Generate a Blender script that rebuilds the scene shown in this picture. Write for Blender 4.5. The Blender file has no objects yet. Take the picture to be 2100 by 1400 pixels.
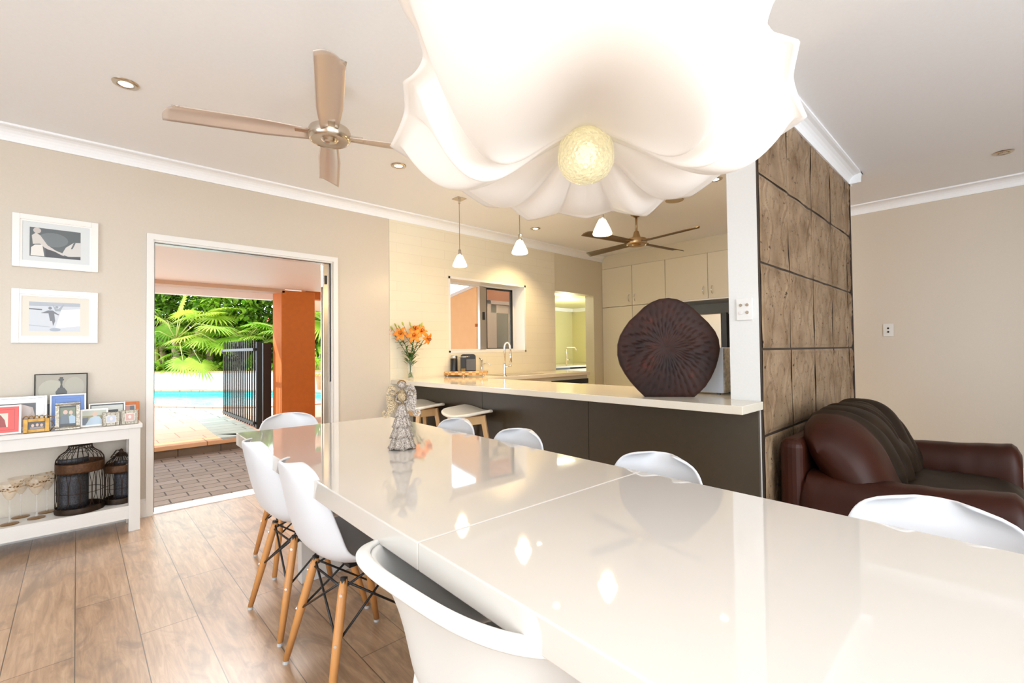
import bpy, bmesh, math, random
from mathutils import Vector, Matrix, noise
random.seed(7)
C = bpy.context.scene.collection
PI = math.pi
# ------------------------------------------------------------------ camera
CAMH = 1.17; FPX = 948.5
yaw, pitch, roll = math.radians(43.258), math.radians(1.123), math.radians(-0.664)
fw = Vector((math.sin(yaw)*math.cos(pitch), math.cos(yaw)*math.cos(pitch), math.sin(pitch)))
r0 = Vector((math.cos(yaw), -math.sin(yaw), 0)); u0 = r0.cross(fw)
ri = math.cos(roll)*r0 + math.sin(roll)*u0; up = -math.sin(roll)*r0 + math.cos(roll)*u0
cam = bpy.data.cameras.new('camera'); cam.sensor_width = 36; cam.lens = FPX/2100*36; cam.clip_start = .02
co = bpy.data.objects.new('camera', cam); C.objects.link(co)
co.matrix_world = Matrix(((ri.x, up.x, -fw.x, 0), (ri.y, up.y, -fw.y, 0), (ri.z, up.z, -fw.z, CAMH), (0, 0, 0, 1)))
bpy.context.scene.camera = co
CAM = Vector((0, 0, CAMH))
def ray(x, y): return (x-1050)*ri-(y-700)*up+FPX*fw
def onz(x, y, z): d = ray(x, y); return CAM+d*((z-CAMH)/d.z)
def ony(x, y, Y): d = ray(x, y); return CAM+d*(Y/d.y)
def onx(x, y, X): d = ray(x, y); return CAM+d*(X/d.x)
# ------------------------------------------------------------------ world, light, exposure
vs = bpy.context.scene.view_settings
vs.view_transform = 'Standard'; vs.look = 'None'; vs.gamma = 1; vs.exposure = 0.42
W = bpy.data.worlds.new('sky'); bpy.context.scene.world = W; W.use_nodes = True
bg = W.node_tree.nodes['Background']; bg.inputs[0].default_value = (.82, .92, 1, 1); bg.inputs[1].default_value = 3.0
def lamp(name, kind, loc, energy, color=(1, 1, 1), **k):
    l = bpy.data.lights.new(name, kind); l.energy = energy; l.color = color
    rot = k.pop('rot', None)
    for a, b in k.items(): setattr(l, a, b)
    o = bpy.data.objects.new(name, l); C.objects.link(o); o.location = loc
    if rot: o.rotation_euler = rot
    return o
def aim(o, d): o.rotation_euler = Vector(d).to_track_quat('-Z', 'Y').to_euler()
s = lamp('sun', 'SUN', (0, 10, 8), 4.2, (1, .95, .86), angle=.01); aim(s, (.60, -.62, -.75))
lamp('camera_flash', 'POINT', CAM+Vector((-.16, .08, .2)), 5, (1, .98, .95), shadow_soft_size=.035)
b = lamp('bounce_flash', 'SPOT', CAM+Vector((-.25, -.25, .3)), 215, (.90, .95, 1), shadow_soft_size=.06, spot_size=2.5, spot_blend=1); aim(b, (-.25, -.35, 1))
b = lamp('fill_light_behind', 'AREA', (.6, -2.9, 1.35), 90, (.90, .95, 1), shape='RECTANGLE', size=4.2, size_y=2.0); aim(b, (.1, 1, 0))  # added area lamp filling the room from an assumed, unseen window

b = lamp('fill_light_left', 'AREA', (-2.97, 1.6, 1.15), 18, (.93, .97, 1), shape='RECTANGLE', size=1.4, size_y=2.0); aim(b, (1, 0, -.001))  # added fill for chairs and floor; a window on this side is assumed

b = lamp('patio_fill_light', 'AREA', (1.07, 5.0, 2.36), 42, (1, .98, .96), shape='RECTANGLE', size=1.25, size_y=.5); aim(b, (0, -.85, -1))  # added lamp hidden above the door head, stands in for skylight

# ------------------------------------------------------------------ materials
def mat(name, col, rough=.5, metal=0, spec=.5, emit=None, es=0, trans=0, alpha=1, coat=0, ior=1.5, sheen=0):
    m = bpy.data.materials.new(name); m.use_nodes = True
    p = m.node_tree.nodes['Principled BSDF']; I = p.inputs
    I['Base Color'].default_value = (*col, 1); I['Roughness'].default_value = rough; I['Metallic'].default_value = metal
    I['Specular IOR Level'].default_value = spec; I['Transmission Weight'].default_value = trans; I['Alpha'].default_value = alpha
    I['Coat Weight'].default_value = coat; I['Coat Roughness'].default_value = .03; I['IOR'].default_value = ior
    if emit: I['Emission Color'].default_value = (*emit, 1); I['Emission Strength'].default_value = es
    return m
def nd(m, t, **k):
    n = m.node_tree.nodes.new(t)
    for a, b in k.items(): setattr(n, a, b)
    return n
def lk(m, a, b): m.node_tree.links.new(a, b)
def P(m): return m.node_tree.nodes['Principled BSDF']
def ramp(m, fac, stops):
    r = nd(m, 'ShaderNodeValToRGB'); e = r.color_ramp.elements
    while len(e) < len(stops): e.new(.5)
    for i, (p, c) in enumerate(stops): e[i].position = p; e[i].color = (*c, 1) if len(c) == 3 else c
    lk(m, fac, r.inputs[0]); return r.outputs[0]
def coords(m, scale=(1, 1, 1), rot=(0, 0, 0), out='Object'):
    t = nd(m, 'ShaderNodeTexCoord'); mp = nd(m, 'ShaderNodeMapping'); lk(m, t.outputs[out], mp.inputs[0])
    mp.inputs['Scale'].default_value = scale; mp.inputs['Rotation'].default_value = rot; return mp.outputs[0]
def noi(m, vec, scale, detail=4, rough=.5, dist=0):
    n = nd(m, 'ShaderNodeTexNoise'); lk(m, vec, n.inputs['Vector']); n.inputs['Scale'].default_value = scale
    n.inputs['Detail'].default_value = detail; n.inputs['Roughness'].default_value = rough; n.inputs['Distortion'].default_value = dist
    return n.outputs['Fac']
def bump(m, h, s=.3, d=.01):
    b = nd(m, 'ShaderNodeBump'); b.inputs['Strength'].default_value = s; b.inputs['Distance'].default_value = d
    lk(m, h, b.inputs['Height']); lk(m, b.outputs[0], P(m).inputs['Normal'])
def mixc(m, f, a, b, mode='MIX'):
    x = nd(m, 'ShaderNodeMix', data_type='RGBA', blend_type=mode)
    if isinstance(f, (int, float)): x.inputs[0].default_value = f
    else: lk(m, f, x.inputs[0])
    for i, v in ((6, a), (7, b)):
        if isinstance(v, tuple): x.inputs[i].default_value = (*v, 1)
        else: lk(m, v, x.inputs[i])
    return x.outputs[2]
def noisy(name, c1, c2, scale, rough=.5, b=.1, bd=.004, metal=0, detail=5, stretch=(1, 1, 1), spec=.5, coat=0):
    m = mat(name, c1, rough, metal, spec, coat=coat); v = coords(m, stretch); n = noi(m, v, scale, detail)
    lk(m, ramp(m, n, [(.3, c1), (.7, c2)]), P(m).inputs['Base Color'])
    if b: bump(m, n, b, bd)
    return m
m_wall = noisy('wall paint', (.60, .53, .44), (.62, .55, .46), 120, .35, .03, .001)
m_wallw = noisy('white pillar paint', (.66, .65, .63), (.68, .67, .65), 90, .5, .02, .001)
m_ceil = noisy('ceiling paint', (.86, .87, .89), (.88, .89, .91), 60, .7, .02, .001)
m_trim = mat('white gloss trim', (.80, .78, .75), .3)
m_kwall = noisy('kitchen wall paint', (.66, .60, .46), (.68, .62, .48), 80, .5, .02, .001)
m_pantry = noisy('pantry wall paint', (.62, .58, .32), (.64, .60, .34), 80, .6, .02, .001)
m_white = mat('white lacquer', (.70, .68, .65), .28)
m_plastic = mat('white moulded plastic', (.68, .69, .72), .32)
m_tubpl = mat('satin white plastic', (.72, .71, .68), .35)
m_table = mat('glossy cream lacquer', (.63, .59, .54), .04, spec=.6, coat=.6)
m_bench = noisy('cream stone benchtop', (.70, .64, .53), (.72, .66, .56), 200, .08, 0)
m_panel = noisy('brown laminate panel', (.050, .036, .020), (.055, .040, .023), 30, .35, 0)
m_cab = mat('cream cabinet door', (.72, .66, .52), .4)
m_chrome = mat('chrome', (.85, .84, .82), .08, 1)
m_nickel = mat('brushed nickel', (.62, .55, .46), .25, 1)
m_bronze = mat('antique bronze', (.42, .30, .17), .3, 1)
m_blade = mat('pale aluminium fan blade', (.66, .55, .47), .3, .35)
m_blade2 = mat('dark timber fan blade', (.11, .07, .035), .45)
m_black = mat('black plastic', (.012, .012, .014), .3)
m_blackm = mat('black powder coat', (.010, .010, .011), .4)
m_rubber = mat('clear grey glide', (.5, .5, .5), .3)
m_steel = mat('stainless steel', (.62, .57, .48), .28, .9)
m_glass = mat('clear glass', (1, 1, 1), .0, trans=1, ior=1.45)
def thin(name, col, f):
    m = bpy.data.materials.new(name); m.use_nodes = True; n = m.node_tree.nodes; p = P(m); p.inputs['Base Color'].default_value = (*col, 1); p.inputs['Roughness'].default_value = .03
    p.inputs['Specular IOR Level'].default_value = .8; t = nd(m, 'ShaderNodeBsdfTransparent'); x = nd(m, 'ShaderNodeMixShader'); fr = nd(m, 'ShaderNodeLayerWeight'); fr.inputs[0].default_value = .35
    mm = nd(m, 'ShaderNodeMath', operation='MULTIPLY_ADD'); lk(m, fr.outputs['Facing'], mm.inputs[0]); mm.inputs[1].default_value = .35; mm.inputs[2].default_value = f
    lk(m, mm.outputs[0], x.inputs[0]); lk(m, t.outputs[0], x.inputs[1]); lk(m, p.outputs[0], x.inputs[2]); lk(m, x.outputs[0], n['Material Output'].inputs[0]); return m
m_thin = thin('thin clear glass', (.75, .78, .76), .06); m_peach = thin('peach gold glass bowl', (.78, .60, .40), .22)
m_shade = mat('frosted lit glass', (1, .93, .8), .4, emit=(1, .86, .62), es=3.2)
m_bulb = mat('glowing bulb', (1, 1, 1), .4, emit=(1, .9, .7), es=9)
m_orange = noisy('terracotta render', (.50, .135, .018), (.54, .15, .022), 14, .8, .1, .002)
m_orange_lit = noisy('apricot render', (.88, .52, .26), (.90, .55, .28), 10, .8, .05, .002)  # lighter copy of the terracotta, the light on one face in its colour
m_tan = mat('tan painted beam', (.55, .33, .21), .6)
m_white_out = mat('white outdoor paint', (.85, .80, .78), .6)
m_slate = noisy('pale slate', (.40, .42, .38), (.52, .53, .48), 5, .6, .2, .004)
m_leather = noisy('brown leather', (.026, .0062, .0026), (.038, .009, .004), 8, .42, .3, .006, spec=.2)
m_leatherd = noisy('worn dark leather', (.013, .0075, .004), (.024, .013, .0065), 9, .5, .5, .008, spec=.15)
m_pot = noisy('terracotta pot', (.62, .22, .10), (.70, .27, .13), 20, .7, .1)
m_trunk = noisy('palm trunk', (.30, .20, .12), (.42, .30, .19), 12, .9, .5, .02)
m_cage = noisy('rusty bronze wire', (.018, .012, .008), (.045, .022, .010), 60, .5, 0, metal=.6)
m_cageband = noisy('rusty stamped band', (.05, .022, .008), (.11, .045, .015), 90, .5, .4, .004, metal=.5)
m_perf = noisy('perforated grey metal', (.02, .02, .024), (.075, .075, .085), 160, .5, .4, .003, metal=.5)
m_gold = noisy('gold leaf', (.20, .10, .018), (.34, .19, .045), 40, .35, .2, .003, metal=.7)
m_silver = noisy('antique silver', (.20, .17, .13), (.46, .42, .35), 150, .35, .5, .003, metal=.7)
m_glit = noisy('silver glitter', (.10, .07, .05), (.62, .54, .47), 240, .35, .9, .004, metal=.3)
m_glitd = noisy('champagne glitter', (.12, .075, .035), (.46, .35, .21), 260, .3, .7, .003, metal=.6)
m_footg = mat('gold glass foot', (.26, .13, .03), .3, .5)
m_woodleg = noisy('honey beech leg', (.56, .25, .075), (.62, .29, .095), 8, .4, .05, .001, stretch=(1, 1, .15))
m_stoolw = noisy('light oak', (.66, .40, .17), (.72, .46, .22), 8, .45, .05, .001, stretch=(1, 1, .15))
m_stools = mat('cream stool seat', (.80, .74, .62), .4)
m_petal = mat('orange lily petal', (.95, .27, .02), .5)
m_pist = mat('dark anther', (.12, .03, .01), .6)
m_bud = mat('lily bud green', (.45, .47, .08), .5)
m_stem = mat('lily stem green', (.05, .12, .02), .5)
m_leafd = mat('lily leaf', (.07, .16, .025), .5)
m_pebble = mat('green pebbles', (.25, .30, .05), .5)
def leafmat(name, c1, c2, sc=2):
    m = bpy.data.materials.new(name); m.use_nodes = True; p = P(m)
    v = coords(m); n = noi(m, v, sc, 3); col = ramp(m, n, [(.35, c1), (.65, c2)])
    lk(m, col, p.inputs['Base Color']); p.inputs['Roughness'].default_value = .45
    t = nd(m, 'ShaderNodeBsdfTranslucent'); lk(m, col, t.inputs[0]); x = nd(m, 'ShaderNodeMixShader'); x.inputs[0].default_value = .5
    lk(m, p.outputs[0], x.inputs[1]); lk(m, t.outputs[0], x.inputs[2]); lk(m, x.outputs[0], m.node_tree.nodes['Material Output'].inputs[0])
    return m
m_palm = leafmat('fan palm leaf', (.14, .32, .02), (.36, .54, .05))
m_palm2 = leafmat('yellow green palm leaf', (.26, .42, .03), (.55, .64, .08))
m_broad = leafmat('broad green leaf', (.12, .34, .02), (.46, .62, .07), 4)
m_dark = leafmat('deep green leaf', (.06, .19, .015), (.30, .46, .05), 4)
m_stalk = leafmat('pale leaf stalk', (.55, .55, .15), (.75, .70, .3))
# lamp fabric
m_cocoon = mat('stretched white cocoon fabric', (.80, .75, .70), .6, emit=(1, .90, .80), es=.09)
m_hglass = mat('honeycomb glass', (1, .96, .80), .08, trans=.75, ior=1.35, emit=(1, .88, .55), es=.09)
vo = nd(m_hglass, 'ShaderNodeTexVoronoi'); lk(m_hglass, coords(m_hglass), vo.inputs['Vector']); vo.inputs['Scale'].default_value = 95
bump(m_hglass, vo.outputs['Distance'], .9, .006)
# timber floor
m_floor = mat('oak plank floor', (.3, .2, .1), .32, spec=.55)
v = coords(m_floor, rot=(0, 0, PI/2))
br = nd(m_floor, 'ShaderNodeTexBrick'); lk(m_floor, v, br.inputs['Vector'])
br.inputs['Scale'].default_value = 1; br.inputs['Brick Width'].default_value = 1.25; br.inputs['Row Height'].default_value = .2
br.inputs['Mortar Size'].default_value = .0018; br.offset = .37; br.inputs['Color1'].default_value = (.25, .25, .25, 1); br.inputs['Color2'].default_value = (.75, .75, .75, 1); br.inputs['Mortar'].default_value = (.5, .5, .5, 1)
g = noi(m_floor, coords(m_floor, (14, 1.3, 1)), 3.2, 8, .65, .8); kn = noi(m_floor, coords(m_floor, (2.2, .8, 1)), 3.5, 4, .6, 1.5)
gc = ramp(m_floor, g, [(.28, (.17, .085, .038)), (.5, (.40, .235, .125)), (.72, (.62, .43, .28))])
gc = mixc(m_floor, ramp(m_floor, kn, [(.50, (0, 0, 0)), (.66, (.8, .8, .8))]), gc, (.11, .055, .025))
gc = mixc(m_floor, .35, gc, mixc(m_floor, br.outputs['Color'], (.32, .19, .10), (.62, .46, .32)))
gc = mixc(m_floor, br.outputs['Fac'], gc, (.09, .06, .035))
lk(m_floor, gc, P(m_floor).inputs['Base Color']); P(m_floor).inputs['Coat Weight'].default_value = 1; P(m_floor).inputs['Coat Roughness'].default_value = .34; bump(m_floor, g, .12, .002)
def brickmat(name, c1, c2, cm, bw, rh, mort, sc=1, rot=0, rough=.75, off=.5, bs=.4):
    m = mat(name, c1, rough); v = coords(m, rot=(0, 0, rot)); b = nd(m, 'ShaderNodeTexBrick'); lk(m, v, b.inputs['Vector']); b.offset = off
    for k_, v_ in (('Scale', sc), ('Brick Width', bw), ('Row Height', rh), ('Mortar Size', mort), ('Mortar Smooth', .1)): b.inputs[k_].default_value = v_
    b.inputs['Color1'].default_value = (*c1, 1); b.inputs['Color2'].default_value = (*c2, 1); b.inputs['Mortar'].default_value = (*cm, 1)
    n = noi(m, v, 9, 5); c = mixc(m, .35, b.outputs['Color'], ramp(m, n, [(.3, c1), (.7, c2)]))
    c = mixc(m, b.outputs['Fac'], c, cm)
    lk(m, c, P(m).inputs['Base Color'])
    i = nd(m, 'ShaderNodeMath', operation='SUBTRACT'); i.inputs[0].default_value = 1; lk(m, b.outputs['Fac'], i.inputs[1]); bump(m, i.outputs[0], bs, .006)
    return m
m_paver = brickmat('grey brown concrete pavers', (.20, .155, .125), (.29, .235, .20), (.05, .04, .03), .29, .145, .006)
m_deck = brickmat('salmon pavers', (.46, .27, .18), (.52, .33, .23), (.26, .14, .09), .5, .5, .006, off=.5)
m_riser = brickmat('stone riser', (.10, .06, .035), (.16, .10, .06), (.05, .03, .02), .45, .4, .006)
m_tile = brickmat('cream subway tile', (.76, .70, .56), (.79, .73, .59), (.70, .63, .50), .6, .1, .0016, rough=.12, bs=.25)
# the splashback tiles run in the wall plane: use X/Z
for n_ in m_tile.node_tree.nodes:
    if n_.type == 'MAPPING': n_.inputs['Rotation'].default_value = (PI/2, 0, 0)
m_pooltile = brickmat('turquoise pool tile', (.05, .42, .36), (.12, .55, .46), (.3, .5, .45), .3, .09, .004, rough=.2)
for n_ in m_pooltile.node_tree.nodes:
    if n_.type == 'MAPPING': n_.inputs['Rotation'].default_value = (PI/2, 0, 0)
m_water = mat('pool water', (.01, .72, .86), .06, spec=.4); bump(m_water, noi(m_water, coords(m_water), 3, 3), .25, .05)
# pressed metal
m_tin = mat('aged pressed metal', (.3, .22, .15), .42, .35)
vt = coords(m_tin); n1 = noi(m_tin, vt, 5, 6, .6); n2 = noi(m_tin, vt, 130, 2, .5); n3 = noi(m_tin, vt, 38, 3, .7)
c = ramp(m_tin, n1, [(.3, (.20, .12, .058)), (.5, (.33, .22, .13)), (.72, (.45, .32, .20))])
c = mixc(m_tin, ramp(m_tin, n3, [(.62, (0, 0, 0)), (.68, (.95, .95, .95))]), c, (.03, .012, .006))
ge = nd(m_tin, 'ShaderNodeNewGeometry'); c = mixc(m_tin, ramp(m_tin, ge.outputs['Pointiness'], [(.44, (.85, .85, .85)), (.497, (0, 0, 0))]), c, (.10, .055, .028))  # creases darkened in the colour, as shade to bring out the emboss
c = mixc(m_tin, ramp(m_tin, ge.outputs['Pointiness'], [(.505, (0, 0, 0)), (.56, (.6, .6, .6))]), c, (.62, .48, .34))  # ridges lightened in the colour, as light catching the emboss
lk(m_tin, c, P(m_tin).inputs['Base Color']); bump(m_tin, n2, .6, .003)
m_tinseam = mat('dark metal seam', (.035, .022, .014), .6)
m_steeldk = mat('dark appliance side', (.02, .018, .015), .4)
m_bluegl = mat('pale blue enamel side', (.50, .56, .66), .2)
m_vent = noisy('grey vented steel', (.16, .14, .12), (.42, .38, .34), 60, .4, .3, .002, metal=.4)
m_board = mat('butcher block', (.7, .45, .22), .45)
vb = coords(m_board, (26, 26, 26)); ch = nd(m_board, 'ShaderNodeTexChecker'); lk(m_board, vb, ch.inputs[0]); ch.inputs['Scale'].default_value = 1
ch.inputs[1].default_value = (.72, .47, .22, 1); ch.inputs[2].default_value = (.50, .24, .08, 1); lk(m_board, ch.outputs[0], P(m_board).inputs['Base Color'])
# carved leaf disc
m_lotus = mat('dark carved timber', (.05, .025, .02), .62, spec=.25)
nl = noi(m_lotus, coords(m_lotus), 7, 5, .6)
lk(m_lotus, ramp(m_lotus, nl, [(.35, (.016, .008, .007)), (.6, (.034, .012, .008)), (.75, (.11, .018, .008))]), P(m_lotus).inputs['Base Color'])
m_screen = noisy('dark fly screen', (.045, .034, .018), (.062, .046, .026), 60, .6, .1)
m_pink = mat('pink white door paint', (.66, .48, .38), .5)
m_roof = mat('red roof tiles', (.55, .10, .05), .7)

# ------------------------------------------------------------------ mesh builder
class MB:
    def __init__(s): s.v = []; s.f = []; s.m = []
    def add(s, vs_, fs, mi=0):
        n = len(s.v); s.v += [tuple(v) for v in vs_]; s.f += [tuple(i+n for i in f) for f in fs]; s.m += [mi]*len(fs); return s
    def box(s, x0, y0, z0, x1, y1, z1, mi=0):
        v = [(x, y, z) for z in (z0, z1) for y in (y0, y1) for x in (x0, x1)]
        return s.add(v, [(0, 2, 3, 1), (4, 5, 7, 6), (0, 1, 5, 4), (2, 6, 7, 3), (0, 4, 6, 2), (1, 3, 7, 5)], mi)
    def bar(s, a, b, w, h=None, mi=0, w2=None, h2=None):
        a = Vector(a); b = Vector(b); h = h or w; w2 = w2 or w; h2 = h2 or h
        d = (b-a).normalized(); x = d.cross(Vector((0, 0, 1)))
        if x.length < .001: x = Vector((1, 0, 0))
        x.normalize(); y = x.cross(d)
        v = [a+x*i*w/2+y*j*h/2 for i, j in ((-1, -1), (1, -1), (1, 1), (-1, 1))]+[b+x*i*w2/2+y*j*h2/2 for i, j in ((-1, -1), (1, -1), (1, 1), (-1, 1))]
        return s.add(v, [(3, 2, 1, 0), (4, 5, 6, 7), (0, 1, 5, 4), (1, 2, 6, 5), (2, 3, 7, 6), (3, 0, 4, 7)], mi)
    def tube(s, pts, r, n=10, mi=0, caps=True):
        pts = [Vector(p) for p in pts]; R = r if isinstance(r, (list, tuple)) else [r]*len(pts)
        rings = []; prev = None
        for i, p in enumerate(pts):
            d = (pts[min(i+1, len(pts)-1)]-pts[max(i-1, 0)]).normalized()
            x = prev-d*prev.dot(d) if prev else d.cross(Vector((0, 0, 1)))
            if x.length < .001: x = d.cross(Vector((0, 1, 0)))
            x.normalize(); prev = x; y = d.cross(x)
            rings.append([p+(x*math.cos(2*PI*k/n)+y*math.sin(2*PI*k/n))*R[i] for k in range(n)])
        vs_ = [q for rg in rings for q in rg]; fs = []
        for i in range(len(pts)-1):
            for k in range(n): a = i*n+k; b = i*n+(k+1) % n; fs.append((a, b, b+n, a+n))
        if caps: fs.append(tuple(range(n))[::-1]); fs.append(tuple((len(pts)-1)*n+k for k in range(n)))
        return s.add(vs_, fs, mi)
    def lathe(s, prof, c=(0, 0, 0), n=28, mi=0, sx=1, sy=1, wave=0, nw=0, a0=0, caps=True):
        vs_ = []; fs = []
        for j, (r, z) in enumerate(prof):
            for k in range(n):
                a = 2*PI*k/n+a0; rr = r*(1+wave*math.cos(nw*a)*(j/max(1, len(prof)-1)))
                vs_.append((c[0]+rr*math.cos(a)*sx, c[1]+rr*math.sin(a)*sy, c[2]+z))
        for j in range(len(prof)-1):
            for k in range(n): a = j*n+k; b = j*n+(k+1) % n; fs.append((a, b, b+n, a+n))
        if caps and prof[0][0] > 1e-4: fs.append(tuple(range(n))[::-1])
        if caps and prof[-1][0] > 1e-4: fs.append(tuple((len(prof)-1)*n+k for k in range(n)))
        return s.add(vs_, fs, mi)
    def grid(s, fn, nu, nv, mi=0, wrapv=False):
        vs_ = [fn(i/nu, j/nv) for i in range(nu+1) for j in range(nv+1)]; fs = []
        for i in range(nu):
            for j in range(nv): a = i*(nv+1)+j; fs.append((a, a+1, a+nv+2, a+nv+1))
        return s.add(vs_, fs, mi)
    def prism(s, poly, d, mi=0):
        n = len(poly); d = Vector(d); p = [Vector(q) for q in poly]
        return s.add(p+[q+d for q in p], [tuple(range(n))[::-1], tuple(range(n, 2*n))]+[(i, (i+1) % n, (i+1) % n+n, i+n) for i in range(n)], mi)
    def ball(s, c, r, n=14, sc=(1, 1, 1), mi=0):
        pr = [(r*math.sin(PI*i/(n//2+2)), -r*math.cos(PI*i/(n//2+2))*sc[2]) for i in range(n//2+3)]
        pr[0] = (1e-5, pr[0][1]); pr[-1] = (1e-5, pr[-1][1])
        return s.lathe(pr, c, n, mi, sc[0], sc[1])
    def build(s, name, mats, parent=None, smooth=False, bev=0, solid=0, sub=0, kind=None, segs=2, weld=True):
        me = bpy.data.meshes.new(name); me.from_pydata(s.v, [], s.f)
        mats = mats if isinstance(mats, (list, tuple)) else [mats]
        for m in mats: me.materials.append(m)
        me.polygons.foreach_set('material_index', s.m)
        if weld:
            b = bmesh.new(); b.from_mesh(me); bmesh.ops.remove_doubles(b, verts=b.verts, dist=1e-5)
            if not solid: bmesh.ops.recalc_face_normals(b, faces=b.faces)
            b.to_mesh(me); b.free()
        if smooth: me.polygons.foreach_set('use_smooth', [True]*len(me.polygons))
        o = bpy.data.objects.new(name, me); C.objects.link(o)
        if parent: o.parent = parent
        if solid: q = o.modifiers.new('s', 'SOLIDIFY'); q.thickness = solid; q.offset = 0
        if bev: q = o.modifiers.new('b', 'BEVEL'); q.width = bev; q.segments = segs; q.limit_method = 'ANGLE'; q.angle_limit = .6
        if sub: q = o.modifiers.new('u', 'SUBSURF'); q.levels = sub; q.render_levels = sub
        if smooth == 2:
            try: me.set_sharp_from_angle(angle=.7)
            except Exception: pass
        if kind: o['kind'] = kind
        return o
def thing(name, label, cat, loc=(0, 0, 0), rz=0, group=None):
    o = bpy.data.objects.new(name, None); C.objects.link(o); o.empty_display_size = .1
    o.location = loc; o.rotation_euler = (0, 0, rz); o['label'] = label; o['category'] = cat
    if group: o['group'] = group
    return o
def tag(o, label, cat, group=None):
    o['label'] = label; o['category'] = cat
    if group: o['group'] = group
    return o
def st(name, mb, m, **k): return mb.build(name, m, kind='structure', **k)
def dup(root, loc, rz, label, group=None):
    r = root.copy(); C.objects.link(r); r.location = loc; r.rotation_euler = (0, 0, rz); r['label'] = label
    if group: r['group'] = group
    def rec(a, b):
        for ch in [o for o in C.objects if o.parent == a]:
            c_ = ch.copy(); C.objects.link(c_); c_.parent = b; rec(ch, c_)
    rec(root, r); return r
def polylerp(tab, u):
    for i in range(len(tab)-1):
        if u <= tab[i+1][0]:
            t = (u-tab[i][0])/(tab[i+1][0]-tab[i][0]); t = max(0, t)
            # catmull-rom
            p = [tab[max(0, i-1)], tab[i], tab[i+1], tab[min(len(tab)-1, i+2)]]
            return [.5*(2*p[1][k]+(p[2][k]-p[0][k])*t+(2*p[0][k]-5*p[1][k]+4*p[2][k]-p[3][k])*t*t+(3*p[1][k]-p[0][k]-3*p[2][k]+p[3][k])*t**3) for k in range(1, len(tab[0]))]
    return list(tab[-1][1:])
# ================================================================== THE ROOM
D = 4.288; CZ = 2.62; TY = .866; PX = 2.61
st('floor', MB().box(-3, -3, -.06, 6.6, 4.44, 0), m_floor)
st('ceiling', MB().box(-3.1, -3.1, CZ, 6.7, 4.5, CZ+.1), m_ceil)
def wall_holes(x0, x1, z0, z1, y0, y1, holes, name, m):
    mb = MB(); xs = x0
    for (a, b, c_, d_) in sorted(holes):
        if a > xs: mb.box(xs, y0, z0, a, y1, z1)
        if c_ > z0: mb.box(a, y0, z0, b, y1, c_)
        if d_ < z1: mb.box(a, y0, d_, b, y1, z1)
        xs = b
    if xs < x1: mb.box(xs, y0, z0, x1, y1, z1)
    return st(name, mb, m, weld=False)
wall_holes(-3, 2.32, 0, CZ, D, D+.14, [(.40, 1.735, 0, 2.02)], 'wall_back', m_wall)
wall_holes(2.32, 4.86, 0, CZ, D, D+.22, [(3.05, 4.28, 1.155, 2.02)], 'wall_kitchen_back', m_kwall)
wall_holes(2.32, 4.86, 0, CZ, D-.010, D, [(3.05, 4.28, 1.155, 2.02)], 'wall_splashback_tiles', m_tile)
wall_holes(4.86, 6.6, 0, CZ, D, D+.16, [(4.87, 5.76, 0, 2.0)], 'wall_pantry_front', m_kwall)
st('wall_left', MB().box(-3.1, -3, 0, -3, -.7, CZ).box(-3.1, 2.3, 0, -3, 4.43, CZ).box(-3.1, -.7, 0, -3, 2.3, .12).box(-3.1, -.7, 2.18, -3, 2.3, CZ), m_wall, weld=False)
st('wall_right', MB().box(5.88, -3, 0, 6.6, 2.1, CZ), m_wall)
wall_holes(-3, 6.6, 0, CZ, -3.12, -3, [(-1.6, 2.8, 0.25, 2.35)], 'wall_behind', m_wall)
st('wall_kitchen_right', MB().box(6.62, 2.1, 0, 6.72, 4.44, CZ), m_kwall)
st('trim_bulkhead', MB().box(5.99, 2.1, 2.417, 6.55, D, CZ), m_kwall)
# pillar / feature wall core
st('wall_pillar', MB().box(PX, TY+.012, 0, 4.71, 1.03, CZ), m_wallw)
# cornices
def cornice(name, a, b, n, m=m_ceil, ext=(0, 0)):
    """a,b floor points along the wall, n the direction away from the wall"""
    a = Vector((*a, 0)); b = Vector((*b, 0)); n = Vector((*n, 0)); mb = MB()
    prof = [(0, CZ), (.088, CZ), (.088, CZ-.012), (.078, CZ-.016)]+[(.078-.066*math.sin(t*PI/2), CZ-.016-.062*(1-math.cos(t*PI/2))) for t in (.2, .4, .6, .8, 1)]+[(.012, CZ-.09), (0, CZ-.09)]
    pl = [a+n*p+Vector((0, 0, z)) for p, z in prof]
    mb.prism(pl, b-a); return st(name, mb, m)
cornice('trim_1', (-3, D), (5.99, D), (0, -1))
cornice('trim_2', (5.88, -3), (5.88, 2.1), (-1, 0))
cornice('trim_3', (PX-.0, TY), (4.80, TY), (0, -1))
cornice('trim_4', (4.71, TY-.088), (4.71, 1.03), (1, 0))
def skirting(name, x0, x1, y):
    mb = MB().box(x0, y-.014, 0, x1, y, .10); mb.box(x0, y-.010, .10, x1, y, .118); mb.box(x0, y-.005, .118, x1, y, .13)
    st(name, mb, m_trim)
skirting('baseboard_back', -3, .368, D)
skirting('baseboard_back_2', 1.785, 2.32, D)
st('baseboard_right', MB().box(5.866, -3, 0, 5.88, 2.1, .12), m_trim)
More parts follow.
